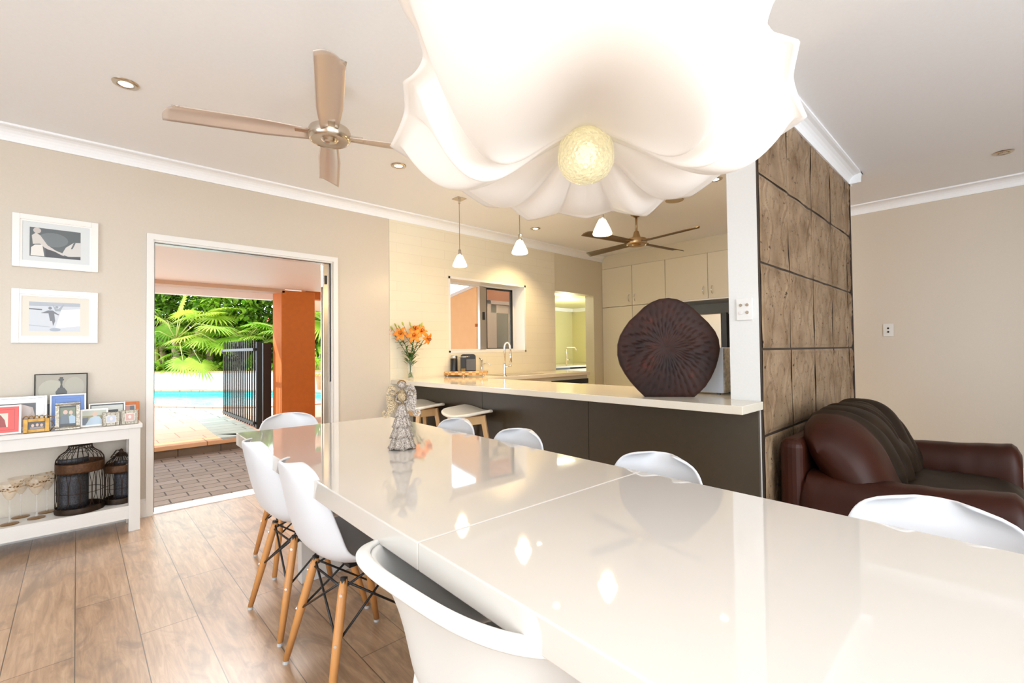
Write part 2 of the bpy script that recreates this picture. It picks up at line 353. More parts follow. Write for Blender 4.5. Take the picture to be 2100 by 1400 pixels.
# patio door opening: architrave, reveal, sill
mb = MB()
mb.box(.368, D-.016, 0, .408, D-.001, 2.018).box(.368, D-.016, 2.018, 1.785, D-.001, 2.062).box(1.745, D-.016, 0, 1.785, D-.001, 2.018)
mb.box(.401, D-.001, 0, .414, D+.14, 2.006).box(1.734, D-.001, 0, 1.7349, D+.14, 2.006).box(.401, D-.001, 2.006, 1.7349, D+.14, 2.0199)
st('door_1', mb, m_trim, weld=False)
st('trim_sill', MB().box(.40, D-.0, -.03, 1.748, D+.17, .006), m_white_out)
st('trim_door_channel', MB().box(.412, D+.03, .01, .420, D+.045, 2.012).box(.412, D+.075, .01, .417, D+.09, 2.012).box(.414, D+.03, 2.003, 1.735, D+.045, 2.012).box(1.727, D+.03, .9, 1.735, D+.045, 2.012), m_black, weld=False)
# ================================================================== WINDOW 1 (sliding)
wy = D+.19
mb = MB()
mb.box(3.05, D-.012, 1.155, 3.075, wy+.03, 2.02).box(4.255, D-.012, 1.155, 4.28, wy+.03, 2.02)
mb.box(3.05, D-.012, 1.995, 4.28, wy+.03, 2.02).box(3.05, D-.012, 1.150, 4.28, wy+.03, 1.175)
st('window_1', mb, m_trim, weld=False)
wf = MB().box(3.075, wy, 1.175, 3.09, wy+.05, 1.995).box(4.235, wy, 1.175, 4.255, wy+.05, 1.995).box(3.09, wy, 1.175, 4.235, wy+.05, 1.195).box(3.09, wy, 1.975, 4.235, wy+.05, 1.995)
w = bpy.data.objects['window_1']
wf.build('window_frame', m_white, w, weld=False)
MB().box(3.66, wy-.01, 1.19, 3.70, wy+.03, 1.98).box(3.74, wy, 1.19, 3.775, wy+.03, 1.98).box(3.70, wy, 1.19, 3.74, wy+.02, 1.98).build('sash_stile', m_nickel, w, weld=False)
MB().box(3.775, wy+.004, 1.19, 3.79, wy+.03, 1.98).box(4.20, wy+.004, 1.19, 4.235, wy+.03, 1.98).box(3.775, wy+.004, 1.952, 4.235, wy+.03, 1.98).box(3.775, wy+.004, 1.19, 4.235, wy+.03, 1.205).build('sash_rail', m_black, w, weld=False)
MB().box(3.79, wy+.012, 1.205, 4.20, wy+.018, 1.952).build('window_pane', m_thin, w)
MB().box(3.705, wy-.02, 1.56, 3.735, wy-.004, 1.66).build('latch', m_black, w, bev=.003)
# ================================================================== PANTRY beyond the opening
PZ = 2.04
mb = MB().box(4.7, D+.16, -.05, 7.8, 6.4, 0); st('floor_pantry', mb, m_floor)
st('ceiling_pantry', MB().box(4.7, D+.16, PZ, 7.8, 6.4, PZ+.05), m_pantry)
st('wall_pantry_back', MB().box(4.7, 6.3, 0, 7.8, 6.4, PZ), m_pantry)
st('wall_pantry_right', MB().box(7.7, D+.16, 0, 7.8, 6.3, PZ), m_pantry)
st('wall_pantry_left', MB().box(4.7, D+.16, 0, 4.76, 6.3, PZ), m_pantry)
st('trim_pantry_cornice', MB().box(4.76, 6.24, PZ-.07, 7.7, 6.3, PZ).box(7.64, D+.16, PZ-.07, 7.7, 6.3, PZ), m_ceil, weld=False)
pl = tag(MB().box(0, 0, 0, .32, .22, .02).build('ceiling_panel_light', mat('lit panel', (1, 1, 1), .5, emit=(1, 1, .9), es=4)), 'small bright square ceiling light inside the pantry', 'light')
pl.location = (5.22, 4.52, PZ-.022)
lamp('pantry_lamp', 'POINT', (6.2, 5.2, 1.75), 20, (1, .93, .62), shadow_soft_size=.12)
t = thing('pantry_bench', 'pale bench with dark edge and drawer inside the pantry', 'bench', (0, 0, 0))
MB().box(5.3, 5.25, .86, 7.68, 6.28, .89).build('worktop', m_bench, t)
MB().box(5.32, 5.29, .0, 7.66, 6.26, .83).build('cabinet_body', m_cab, t)
MB().box(5.3, 5.262, .832, 6.35, 5.29, .858).build('dark_rail', m_black, t)
MB().box(5.7, 5.262, .742, 6.15, 5.288, .772).build('drawer_handle', m_black, t)
t = thing('pantry_tap', 'square gooseneck tap on the pantry bench', 'tap', (ony(1162, 750, 5.5).x, 5.5, .891))
MB().tube([(0, 0, 0), (0, 0, .30)], .011).tube([(0, 0, .30), (.02, 0, .325), (.20, -.03, .325), (.225, -.035, .30), (.235, -.035, .25)], .010).build('spout', m_nickel, t, smooth=True)
MB().tube([(0, 0, .09), (.07, -.01, .10)], .013).build('lever', m_nickel, t, smooth=True)
# ================================================================== FEATURE WALL of pressed metal panels
cols = [PX, 3.09, 3.59, 4.09, 4.59, 4.71]; rows = [0, .245, .708, 1.162, 1.62, 2.09, 2.545]
def emb(u, v_):
    """height of the stamped ogee pattern on one panel, u,v in 0..1"""
    h = 0
    def ridge(dst, w_, a_=1): return a_*math.exp(-(dst/w_)**2)
    for sgn in (-1, 1):
        h += ridge(u-(.5+sgn*(.26-.11*math.exp(-((v_-.42)/.17)**2)+.10*math.exp(-((v_-.80)/.12)**2))), .020)
        h += ridge(u-(.5+sgn*(.40-.10*math.sin(v_*PI*2+.5))), .013, .6)
        h += ridge(u-(.5+sgn*(.07+.05*math.sin(v_*PI*3))), .015, .45)*(1 if v_ > .45 else .2)
    for (cx_, cy_, r_) in ((.5, .66, .12), (.16, .52, .07), (.84, .52, .07)):
        d_ = math.hypot(u-cx_, (v_-cy_)*.7)-r_
        if v_ > cy_: h += ridge(d_, .018, .8)
    h += .6*ridge(u-.04, .014)+.6*ridge(u-.96, .014)+.6*ridge(v_-.035, .014)+.6*ridge(v_-.965, .014)
    return h
mb = MB()
for i in range(5):
    for j in range(6):
        x0, x1, z0, z1 = cols[i]+.0065, cols[i+1]-.0065, rows[j]+.006, rows[j+1]-.006
        full = .5; ph = random.random()*10
        nu = 44 if i < 4 else 12
        def fn(a_, b_, x0=x0, x1=x1, z0=z0, z1=z1, ph=ph):
            u = a_*(x1-x0)/(full-.008); x = x0+a_*(x1-x0); z = z0+b_*(z1-z0)
            e = min(a_, 1-a_, b_, 1-b_); lift = .004+.004*min(1, e*20)
            n_ = noise.noise(Vector((x*5, z*5, ph)))*.006
            return (x, TY+.004-lift-.0085*emb(u, b_)*min(1, e*12)-n_, z)
        mb.grid(fn, nu, 44)
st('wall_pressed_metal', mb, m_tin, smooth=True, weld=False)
st('trim_panel_backing', MB().box(PX, TY+.003, 0, 4.71, TY+.012, CZ-.09), m_tinseam)
st('trim_panel_edge', MB().box(4.705, TY-.012, 0, 4.718, 1.03, CZ-.09), m_tinseam)
# ================================================================== KITCHEN JOINERY
t = thing('breakfast_bar', 'long brown panelled breakfast bar under the cream benchtop', 'kitchen island')
for a_, b_ in ((.884, 1.98), (1.984, 3.13), (3.134, 4.276)): MB().box(2.583, a_, .0, 2.609, b_, .846).build('panel', m_panel, t, bev=.001)
MB().box(2.609, 1.04, 0, 3.03, 3.7, .846).build('carcass', m_cab, t)
poly = [(2.33, TY), (PX-.001, TY), (PX-.001, 1.031), (3.07, 1.031), (3.07, 3.69), (4.862, 3.69), (4.862, 4.276), (2.33, 4.276)]
tb = MB().prism([(x, y, .847) for x, y in poly], (0, 0, .042)).build('benchtop', m_bench, bev=.003)
tag(tb, 'cream glossy L-shaped stone benchtop running from the pillar to the tiled wall', 'worktop')
t = thing('base_cabinet', 'cream base cabinets under the return bench with black oven strip', 'cabinet')
MB().box(3.1, 3.73, 0, 4.85, 4.27, .846).build('carcass', m_cab, t)
MB().box(4.15, 3.705, .74, 4.84, 3.73, .80).build('oven_strip', m_black, t)
MB().box(4.2, 3.66, .66, 4.82, 3.72, .70).build('handle', m_nickel, t, bev=.005)
MB().box(4.15, 3.71, .2, 4.84, 3.728, .64).build('oven_door', m_black, t)
def handle(parent, y, z, h=.11):
    pts = [(0, y, z+h*(k/8-.5)) for k in range(9)]
    pts = [(5.975-.028*math.sin(PI*k/8), p[1]+.0, p[2]) for k, p in enumerate(pts)]
    MB().tube(pts, .006, 8).build('handle', m_chrome, parent, smooth=True)
def doors(root, ys, z0, z1, hy, hz):
    for (a_, b_), h_ in zip(ys, hy):
        d_ = MB().box(5.98, a_+.002, z0+.002, 5.998, b_-.002, z1-.002).build('door', m_cab, root, bev=.0015)
        if h_ is not None: handle(d_, h_, hz)
t = thing('upper_cabinet', 'cream two-door wall cupboard at the left end of the kitchen end wall', 'cupboard', group=None)
MB().box(6.0, 3.225, 1.82, 6.55, 4.28, 2.415).build('carcass', m_cab, t)
doors(t, [(3.753, 4.285), (3.222, 3.75)], 1.82, 2.415, [3.80, 3.70], 1.93)
t = thing('upper_cabinet', 'cream two-door cupboard above the fridge', 'cupboard')
MB().box(6.0, 2.12, 1.82, 6.55, 3.218, 2.415).build('carcass', m_cab, t)
doors(t, [(2.622, 3.219), (2.11, 2.62)], 1.82, 2.415, [2.68, 2.565], 1.93)
MB().box(5.975, 2.12, 1.800, 6.55, 3.218, 1.82).build('bottom_rail', m_trim, t)
t = thing('tall_cupboard', 'tall cream pantry cupboard behind the dark carved disc', 'cupboard')
MB().box(6.0, 3.225, 0, 6.55, 4.28, 1.816).build('carcass', m_cab, t)
doors(t, [(3.753, 4.285), (3.222, 3.75)], 0, 1.816, [None, None], 1)
st('wall_niche', MB().box(6.5, 2.1, 0, 6.55, 3.22, 1.82), mat('grey niche', (.30, .29, .26), .6))
t = thing('refrigerator', 'stainless steel fridge in the niche behind the pillar', 'fridge', (5.9, 2.78, 0))
MB().box(.05, -.42, .02, .58, .36, 1.60).build('body', m_steeldk, t, bev=.004)
MB().box(0, -.35, .62, .05, .36, 1.61).build('door', m_steel, t, bev=.008)
MB().box(0, -.35, .03, .05, .36, .60).build('door', m_steel, t, bev=.008)
MB().box(-.005, -.42, .03, .05, -.36, 1.615).build('side_strip', m_black, t)
# ================================================================== DINING TABLES
TZ = .757; ta = math.radians(-2.02)
def table(label, x0, y0, w_, l, legs):
    t = thing('dining_table', label, 'table', (x0, y0, 0), ta)
    MB().box(0, 0, TZ-.062, w_, l, TZ).build('tabletop', m_table, t, bev=.0035, segs=3)
    for ly in legs: MB().box(w_*.5-.19, ly-.03, 0, w_*.5+.19, ly+.03, TZ-.0625).build('pedestal_panel', m_white, t, bev=.003)
    MB().box(w_*.5-.03, legs[0], TZ-.14, w_*.5+.03, legs[-1], TZ-.0625).build('support_rail', m_white, t)
    return t
ux = Vector((math.cos(ta), math.sin(ta))); uy = Vector((-math.sin(ta), math.cos(ta)))
A = Vector((.540, .880))
t1 = table('glossy cream dining table under the silver angel, nearer the patio door', A.x, A.y, .855, 1.87, [.25, 1.62])
MB().box(.215, 1.05, TZ-.10, .245, 1.12, TZ-.0626).build('bracket', m_black, t1)
B_ = A-uy*1.874
table('glossy cream dining table closest to the camera, joined end to end', B_.x, B_.y, .855, 1.872, [.25, 1.62])
# ================================================================== CHAIRS
def shell(tab, nu, nv, cup=.035, bk=.05, arm=0):
    mb = MB()
    def fn(a_, b_):
        x, z, w_, nx, nz = polylerp(tab, a_); s_ = b_*2-1
        f = abs(s_)**2.6; y = s_*w_
        l = cup*(1-a_)+bk*a_
        if arm: l += arm*math.sin(PI*min(1, max(0, (a_-.12)/.8)))**1.2*abs(s_)**3
        return (x+nx*f*l, y, z+nz*f*l)
    mb.grid(fn, nu, nv); return mb
tabD = [(0, .222, .418, .150, 0, .4), (.04, .228, .432, .180, .1, .6), (.12, .20, .444, .212, .1, .9), (.3, .09, .438, .228, .1, 1), (.46, -.03, .432, .232, .25, 1),
        (.56, -.12, .446, .228, .6, .9), (.64, -.175, .490, .220, .85, .5), (.74, -.208, .575, .208, 1, .2), (.84, -.232, .665, .186, 1, .05), (.92, -.249, .735, .166, 1, 0),
        (.965, -.259, .775, .140, 1, 0), (.99, -.266, .796, .095, 1, 0), (1, -.268, .801, .050, 1, 0)]
def eiffel(name, label, loc, rz, group=None, cat='chair'):
    t = thing(name, label, cat, loc, rz, group)
    shell(tabD, 44, 22, .045, .055).build('seat_shell', m_plastic, t, smooth=True, solid=.010, sub=1)
    for sx in (1, -1):
        for sy in (1, -1):
            tp = Vector((sx*.098-.005, sy*.118, .392)); bt = Vector((sx*.188, sy*.190, .012))
            l = MB().tube([tp, tp.lerp(bt, .12), tp.lerp(bt, .5), bt], [.0125, .0155, .0155, .0115], 12).build('leg', m_woodleg, t, smooth=True)
            MB().tube([bt, bt+Vector((0, 0, -.012))], .0115, 12).build('foot_glide', m_rubber, l)
            out = Vector((sx*.7, sy*.7, 0)).normalized()*.014
            for f in (.12, .5):
                q = tp.lerp(bt, f); MB().tube([q+out*.9, q+out*1.25], .0055, 8).build('bolt', m_chrome, l)
    wb = MB(); R_ = .0042
    def pt(sx, sy, f): return Vector((sx*.098-.005, sy*.118, .392)).lerp(Vector((sx*.188, sy*.190, .012)), f)
    for s_ in (1, -1):
        wb.tube([pt(1, s_, .02), pt(-1, s_, .50)], R_, 6).tube([pt(-1, s_, .02), pt(1, s_, .50)], R_, 6)
        wb.tube([pt(s_, 1, .02), pt(s_, -1, .50)], R_, 6).tube([pt(s_, -1, .02), pt(s_, 1, .50)], R_, 6)
        wb.tube([pt(1, s_, .08), pt(0, s_, .05)+Vector((0, 0, .02)), pt(-1, s_, .08)], R_, 6); wb.tube([pt(s_, 1, .08), pt(s_, -1, .08)], R_, 6)
        for q in (1, -1): wb.tube([pt(s_, q, 0)+Vector((0, 0, .004)), pt(s_, q, .10)], .013, 8)
    wb.build('wire_bracing', m_blackm, t, smooth=True)
    MB().box(-.07, -.09, .405, .07, .09, .418).build('mounting_plate', m_blackm, t)
    return t
G = 'white moulded chairs with dowel legs around the dining table'
c0 = eiffel('dining_chair', 'white moulded dining chair with wooden legs on the left, its seat fully visible', (.775, 1.70, 0), math.radians(2), G)
for loc, rz, lb in (((.780, 2.21, 0), 2, 'white moulded dining chair with wooden legs, far chair on the patio side of the table'),
                    ((.945, 2.80, 0), -91, 'white moulded chair at the far end of the table, in front of the orange column'),
                    ((1.285, 2.03, 0), 181, 'white chair back showing over the table in front of the nearer bar stool'),
                    ((1.285, 1.55, 0), 180, 'small white chair back over the table, second along the far side from the bar stools'),
                    ((1.265, .835, 0), 181, 'white arched chair back over the table seam, in front of the brown bar panel'),
                    ((1.265, .12, 0), 180, 'white wide chair back at right, in front of the brown leather sofa')):
    dup(c0, loc, math.radians(rz), lb, G)
# tub chair, pushed under the table close to the camera
t = thing('tub_chair', 'white tub armchair with white legs, closest to the camera at the table edge', 'armchair', (.760, .80, 0), math.radians(2))
def tubfn(a_, b_):
    th = PI*(.5+a_)+0*b_; th = PI/2+ (a_)*PI                      # sweeps the rear half circle plus arms
    return None
mb = MB(); NA, NB = 72, 14
def rim(u):                                                        # u 0..1 around the rear, plan position
    a_ = (u-.5)*2*1.95; r_ = 1
    if abs(a_) < PI/2: x = -.29*math.cos(a_)**.62; y = math.copysign(.312*abs(math.sin(a_))**.62, a_)
    else: x = .285*(abs(a_)-PI/2)*1.4; y = math.copysign(.312-.03*(abs(a_)-PI/2), a_)
    return x, y, a_
def tubwall(u, v_):
    x, y, a_ = rim(u); k = 1-v_
    top = .715-.075*min(1, (abs(a_)/1.95))**2; z = .415+(top-.415)*v_
    sh = .66+.14*v_**.5+.20*v_**3
    return (x*sh, y*sh, z)
mb.grid(tubwall, NA, NB); mb.build('tub_shell', m_tubpl, t, smooth=True, solid=.012, sub=1)
MB().grid(lambda u, v_: (lambda p: (p[0]*(1+.10*v_), p[1]*(1+.10*v_), p[2]+.004-.012*v_))(tubwall(u, 1)), NA, 3).build('rolled_rim', m_tubpl, t, smooth=True, solid=.014, sub=1)
MB().lathe([(1e-4, .412), (.12, .410), (.185, .414), (.20, .425), (.19, .43), (.1, .424), (1e-4, .422)], (.0, 0, 0), 30, sx=1.0).build('seat', m_tubpl, t, smooth=True)
for sx in (1, -1):
    for sy in (1, -1):
        MB().bar((sx*.15, sy*.16, .43), (sx*.20, sy*.215, .0), .05, .04, w2=.03, h2=.026).build('leg', m_tubpl, t, bev=.006)
# ================================================================== BAR STOOLS
def stool(label, loc, rz, src=None):
    t = thing('bar_stool', label, 'stool', loc, rz, 'cream saddle bar stools')
    def seat(a_, b_):
        u = a_*2-1; v_ = b_*2-1; w_ = .175*(1-abs(u)**4*.75)**.5
        return (v_*w_, u*.25, .655+.030*abs(u)**1.7-.010*math.cos(v_*PI/2)-.012*v_*v_+.012*v_)
    MB().grid(seat, 26, 14).build('seat', m_stools, t, smooth=True, solid=.024, sub=1)
    for sx in (1, -1):
        for sy in (1, -1): MB().bar((sx*.085, sy*.13, .636), (sx*.165, sy*.205, 0), .040, .040, w2=.030, h2=.030).build('leg', m_stoolw, t, bev=.004)
    for s_ in (1, -1):
        MB().bar((s_*.092, -.14, .60), (s_*.092, .14, .60), .022, .065).build('apron_rail', m_stoolw, t)
        MB().bar((-.092, s_*.135, .60), (.092, s_*.135, .60), .022, .065).build('apron_rail', m_stoolw, t)
        MB().bar((s_*.14, -.18, .22), (s_*.14, .18, .22), .02, .03).build('foot_rail', m_stoolw, t)
    return t
s0 = stool('cream saddle-seat bar stool with oak legs, the one nearer the camera', (2.40, 3.12, 0), math.radians(-12))
dup(s0, (2.40, 3.82, 0), math.radians(-8), 'cream saddle-seat bar stool with oak legs, behind the angel and next to the tiled wall')
# ================================================================== COCOON LAMP
LC = Vector((.976, .745)); N_ = 15; LZ = 1.719
t = thing('cocoon_lamp', 'huge white petal-edged fabric cocoon lamp hanging over the table', 'ceiling lamp', (LC.x, LC.y, LZ))
fd = Vector((LC.x, LC.y, 0)).normalized(); LR = Matrix.Rotation(-.10, 4, Vector((fd.y, -fd.x, 0))); t.rotation_euler = LR.to_euler(); LRi = LR.inverted()
LA0 = math.atan2(LC.x, LC.y)
RIBS = [(-145, .532, .19), (-128, .488, .19), (-96.5, .525, .135), (-43, .515, .060), (-23, .575, .055), (0, .543, .025), (21.6, .595, .055), (41, .525, .060), (93, .527, .13), (126, .497, .19), (141, .508, .19)]
def lampz(s_, th, topside=False):
    d_ = (math.degrees(th-LA0)+180) % 360-180
    k = max(i for i in range(-1, len(RIBS)) if (RIBS[i][0] if i >= 0 else RIBS[-1][0]-360) <= d_+1e-6)
    a_ = RIBS[k] if k >= 0 else (RIBS[-1][0]-360,)+RIBS[-1][1:]; b_ = RIBS[k+1] if k+1 < len(RIBS) else (RIBS[0][0]+360,)+RIBS[0][1:]
    t_ = (d_-a_[0])/(b_[0]-a_[0]); ph = 2*min(t_, 1-t_); R0 = a_[1]+(b_[1]-a_[1])*t_; sag = a_[2]+(b_[2]-a_[2])*t_
    R_ = R0*(1-.075*(1-(1-ph)**1.7)-.03*max(0, (b_[0]-a_[0]-30)/25)*(1-(1-ph)**2)); r_ = s_*R_
    rib = -sag*max(0, math.sin(PI*min(1, (s_/.94)**1.7)))**.9; val = -.25*sag*max(0, math.sin(PI*s_**1.4))+.016*s_**4
    w_ = math.cos(ph*PI/2)**.75
    if b_[0]-a_[0] > 60: R_ = R0*(1+.55*math.sin(PI*t_)**.8); r_ = s_*R_; w_ = 1-.25*math.sin(PI*t_)**4
    return r_, val+(rib-val)*w_+.022*(1-s_)
def lampside(top):
    mb = MB()
    def fn(a_, b_):
        s_ = a_; th = b_*2*PI; r_, z = lampz(max(s_, 1e-3), th, top)
        r1, z1 = lampz(1, th); 
        if top: z = z1*s_**5+.22*(1-s_**2.4)
        return (r_*math.sin(th), r_*math.cos(th), z)
    mb.grid(fn, 40, 360); return mb
lb = lampside(False); lt = lampside(True); n0 = len(lb.v); lb.add(lt.v, lt.f)
lb.build('fabric_shade', m_cocoon, t, smooth=True)
MB().tube([(0, 0, .19), LRi @ Vector((0, 0, CZ-LZ-.002))], .006, 8).build('cord', m_white, t)
cn = MB().lathe([(.06, -.03), (.065, -.002)], n=24).build('canopy', m_white, t, smooth=True); cn.matrix_local = LRi @ Matrix.Translation((0, 0, CZ-LZ))
prof = [(.060, .012), (.0685, -.012), (.0715, -.045), (.069, -.072), (.058, -.098), (.040, -.115), (.02, -.123), (1e-4, -.125)]
prof = [(r_*1.04, z*.84-.004) for r_, z in prof]
gl = MB().lathe(prof+[(1e-4, -.105)]+[(max(1e-4, r_-.004), z+.002) for r_, z in prof[::-1][1:]]+[prof[0]], (0, 0, 0), 40).build('glass_bowl', m_hglass, t, smooth=True)
MB().ball((0, 0, -.034), .028, 14).build('bulb', mat('soft white bulb', (1, 1, 1), .5, emit=(1, .93, .8), es=.6), gl, smooth=True)
# ================================================================== CEILING FANS
def fan(name, label, loc, drop, a0, R_, bw, mbld, mmet, taper, wings):
    t = thing(name, label, 'ceiling fan', (loc[0], loc[1], CZ), 0)
    MB().lathe([(.068, -.001), (.068, -.012), (.055, -.045), (.030, -.06), (.014, -.066)], n=28).build('canopy', mmet, t, smooth=2)
    MB().tube([(0, 0, -.05), (0, 0, -drop+.10)], .012).build('downrod', mmet, t, smooth=True)
    MB().lathe([(.018, -drop+.12), (.026, -drop+.11), (.040, -drop+.06), (.050, -drop+.045), (.052, -drop+.04), (.102, -drop+.035), (.108, -drop+.02), (.108, -drop-.015), (.100, -drop-.028), (.096, -drop-.030), (.092, -drop-.026), (.045, -drop-.022), (.036, -drop-.032), (.02, -drop-.037), (1e-4, -drop-.038)], n=40).build('motor_housing', mmet, t, smooth=2)
    for k in range(4):
        a_ = a0+k*PI/2; d_ = Vector((math.cos(a_), math.sin(a_), 0)); n_ = Vector((-d_.y, d_.x, 0)); tilt = math.radians(11)
        def fn(u, v_, d_=d_, n_=n_):
            r_ = .10+(R_-.10)*u; h_ = bw*(.72+.28*min(1, u*3)) if wings else bw*(.8+.2*u)
            s_ = (v_-.5)*h_
            if u > .90: q = (u-.90)/.10; s_ = (v_-.5)*h_; r_ -= taper*(v_)**2.2*q
            return d_*r_+n_*s_*math.cos(tilt)+Vector((0, 0, -drop+.008+s_*math.sin(tilt)-.012*(2*v_-1)**2))
        b = MB().grid(fn, 20, 8).build('blade', mbld, t, smooth=True, solid=.005)
        MB().bar(d_*.09+Vector((0, 0, -drop+.006)), d_*.17+Vector((0, 0, -drop+.006)), .05, .006).build('blade_bracket', mmet, b)
    return t
fan('ceiling_fan', 'brushed metal ceiling fan with pale blades, left of the big lamp', (.985, 2.46), .285, math.atan2(-.754, -.298), .76, .125, m_blade, m_nickel, .10, True)
fan('ceiling_fan', 'bronze ceiling fan with dark blades over the kitchen', (4.28, 2.62), .33, math.atan2(-.71, -.10), .74, .12, m_blade2, m_bronze, .05, False)
# ================================================================== PENDANTS, DOWNLIGHTS
def pendant(label, x, y, zb, plate=.05):
    t = thing('pendant_light', label, 'pendant light', (x, y, CZ), 0, 'small cone pendants over the breakfast bar')
    MB().box(-plate, -plate, -.008, plate, plate, -.0005).tube([(0, 0, -.008), (0, 0, -.05)], .010).build('ceiling_plate', m_nickel, t)
    MB().tube([(0, 0, -.05), (0, 0, zb+.15-CZ)], .0035, 6).build('stem', m_bronze, t)
    MB().lathe([(.012, zb+.16-CZ), (.016, zb+.125-CZ), (.024, zb+.105-CZ)], n=16).build('cap', m_nickel, t, smooth=True)
    z = zb-CZ
    MB().lathe([(.020, z+.112), (.028, z+.10), (.045, z+.065), (.062, z+.028), (.068, z+.008), (.066, z+.001), (.060, z), (.056, z+.006), (.04, z+.05), (.02, z+.09)], n=28, caps=False).build('glass_shade', m_shade, t, smooth=True)
    MB().ball((0, 0, z+.04), .022, 12).build('bulb', m_bulb, t, smooth=True)
    lamp('pendant_glow', 'POINT', (x, y, zb-.03), 5, (1, .72, .38), shadow_soft_size=.04)
pendant('small frosted cone pendant left of the kitchen window, its square ceiling plate visible', 2.64, 3.515, 1.972)
pendant('small frosted cone pendant, middle of the three over the bar', 2.68, 2.74, 1.975)
pendant('small frosted cone pendant nearest the bronze fan', 2.70, 1.925, 1.98)
def downlight(label, x, y, e, on=True, col=(1, .72, .36), soft=.03, g='recessed ceiling downlights'):
    t = thing('downlight', label, 'downlight', (x, y, CZ), 0, g)
    MB().lathe([(.030, -.002), (.034, -.008), (.044, -.010), (.056, -.007), (.060, -.001)], n=32, caps=False).build('trim_ring', m_nickel, t, smooth=True)
    MB().lathe([(.030, -.003), (.034, -.0065), (.037, -.009)], n=32, caps=False).build('dark_gap', m_black, t)
    MB().lathe([(1e-4, -.0095), (.020, -.0095), (.030, -.006)], n=24).build('lens', m_bulb if on else m_nickel, t, smooth=True)
    if e:
        l = lamp('downlight_beam', 'SPOT', (x, y, CZ-.03), e, col, shadow_soft_size=soft, spot_size=2.0, spot_blend=.7)
warm = (1, .76, .42)
downlight('lit downlight in the ceiling left of the metal fan', .183, 3.182, 10, col=(1, .88, .72))
downlight('lit downlight half beside the lamp and the fan blade tip', 1.815, 3.195, 16, col=(1, .85, .65))
downlight('bright downlight between two cone pendants', 3.966, 3.786, 60, col=warm)
downlight('bright downlight by the top of the white pillar', 3.98, 1.663, 60, col=warm)
downlight('unlit downlight in the ceiling at far right', 5.076, -.031, 0, False)
downlight('downlight above the bar, hidden above the cocoon lamp', 3.118, 2.775, 60, col=warm)
sp = MB().lathe([(.085, -.001), (.085, -.006), (1e-4, -.007)], n=28).build('ceiling_speaker', mat('beige grille', (.48, .38, .25), .7), smooth=2); sp.location = (4.24, 2.17, CZ)
tag(sp, 'faint round beige disc on the kitchen ceiling right of the bronze fan', 'speaker')
# ================================================================== OUTSIDE
GZ, DZ, YR = -.07, .07, 6.93
st('floor_patio', MB().box(-6, D+.15, GZ-.05, 9, YR+.02, GZ), m_paver)
def axy(p): return (p.x, p.y)
def zp(pts, z): return [axy(onz(x, y, z)) for x, y in pts]
near = zp([(235, 829.5), (300, 830), (360, 831.5), (420, 832.5), (480, 833), (530, 832.5), (575, 831), (620, 829), (655, 826), (690, 822), (715, 817)], DZ)
far = zp([(715, 808), (690, 804.5), (640, 802.5), (560, 801.5), (480, 801.5), (400, 801.5), (320, 801.5), (235, 801.5)], DZ)
mb = MB(); zt = DZ
P0 = [(-8, YR), (9, YR), (9, 9.0)]
mb.prism([(x, y, zt) for x, y in [(-8, YR), (12, YR), (12, near[-1][1])]+near[::-1]+[(-8, near[0][1]+3)]], (0, 0, -.04))
st('floor_pool_deck', mb, m_deck)
mb = MB().prism([(x, y, zt) for x, y in far+[(-6, 26), (26, 26), (26, far[0][1])]], (0, 0, -.04)); st('floor_far_deck', mb, m_deck)
st('floor_deck_side', MB().prism([(near[-1][0], near[-1][1], zt), (12, near[-1][1], zt), (26, far[0][1], zt), (far[0][0], far[0][1], zt)], (0, 0, -.04)), m_deck)
st('trim_riser', MB().box(-6, YR-.03, GZ, 9, YR+.0, DZ-.045), m_riser)
st('trim_step_nosing', MB().box(-6, YR-.05, DZ-.045, 9, YR+.3, DZ+.002), brickmat('orange step pavers', (.62, .30, .14), (.70, .38, .20), (.25, .12, .06), .6, .6, .006))
# pool
t = thing('swimming_pool', 'turquoise swimming pool beyond the patio door', 'pool')
ring = near+far
mb = MB().prism([(x, y, -.03) for x, y in ring], (0, 0, -.01)); mb.build('water', m_water, t)
band = [Vector((x, y, 0)) for x, y in far]; mb = MB()
for a_, b_ in zip(band, band[1:]): mb.add([(a_.x, a_.y, -.3), (b_.x, b_.y, -.3), (b_.x, b_.y, DZ-.02), (a_.x, a_.y, DZ-.02)], [(0, 1, 2, 3)])
mb.build('tile_band', m_pooltile, t, weld=False)
def rim_strip(pts, z, w_, n_, m):
    mb = MB(); out = []
    for i, p in enumerate(pts):
        a_ = Vector((*pts[max(0, i-1)], 0)); b_ = Vector((*pts[min(len(pts)-1, i+1)], 0)); d_ = (b_-a_).normalized(); nn = Vector((-d_.y, d_.x, 0))*w_
        out.append(Vector((*p, z))+nn)
    for i in range(len(pts)-1): mb.prism([(*pts[i], z), (*pts[i+1], z), tuple(out[i+1]), tuple(out[i])], (0, 0, .03))
    mb.build(n_, m, t, weld=False)
rim_strip(near, DZ-.005, -.35, 'coping', m_deck); rim_strip(far, DZ-.005, -.35, 'coping', m_deck)
# slate path, curving away from the step
pa = zp([(330, 836), (370, 835.5), (415, 838), (450, 846), (470, 857), (500, 868), (530, 884), (545, 893)], DZ+.006)
pb = zp([(330, 843), (362, 846.5), (390, 853), (408, 864), (425, 878), (440, 890), (456, 899.5)], DZ+.006)
st('trim_slate_path', MB().prism([(x, y, DZ+.006) for x, y in pa+[(pb[-1][0]+.75, YR-.03)]+[(pb[-1][0], YR-.03)]+pb[::-1]], (0, 0, -.01)), brickmat('pale slate slabs', (.20, .23, .20), (.30, .32, .28), (.10, .10, .08), .9, .28, .008))
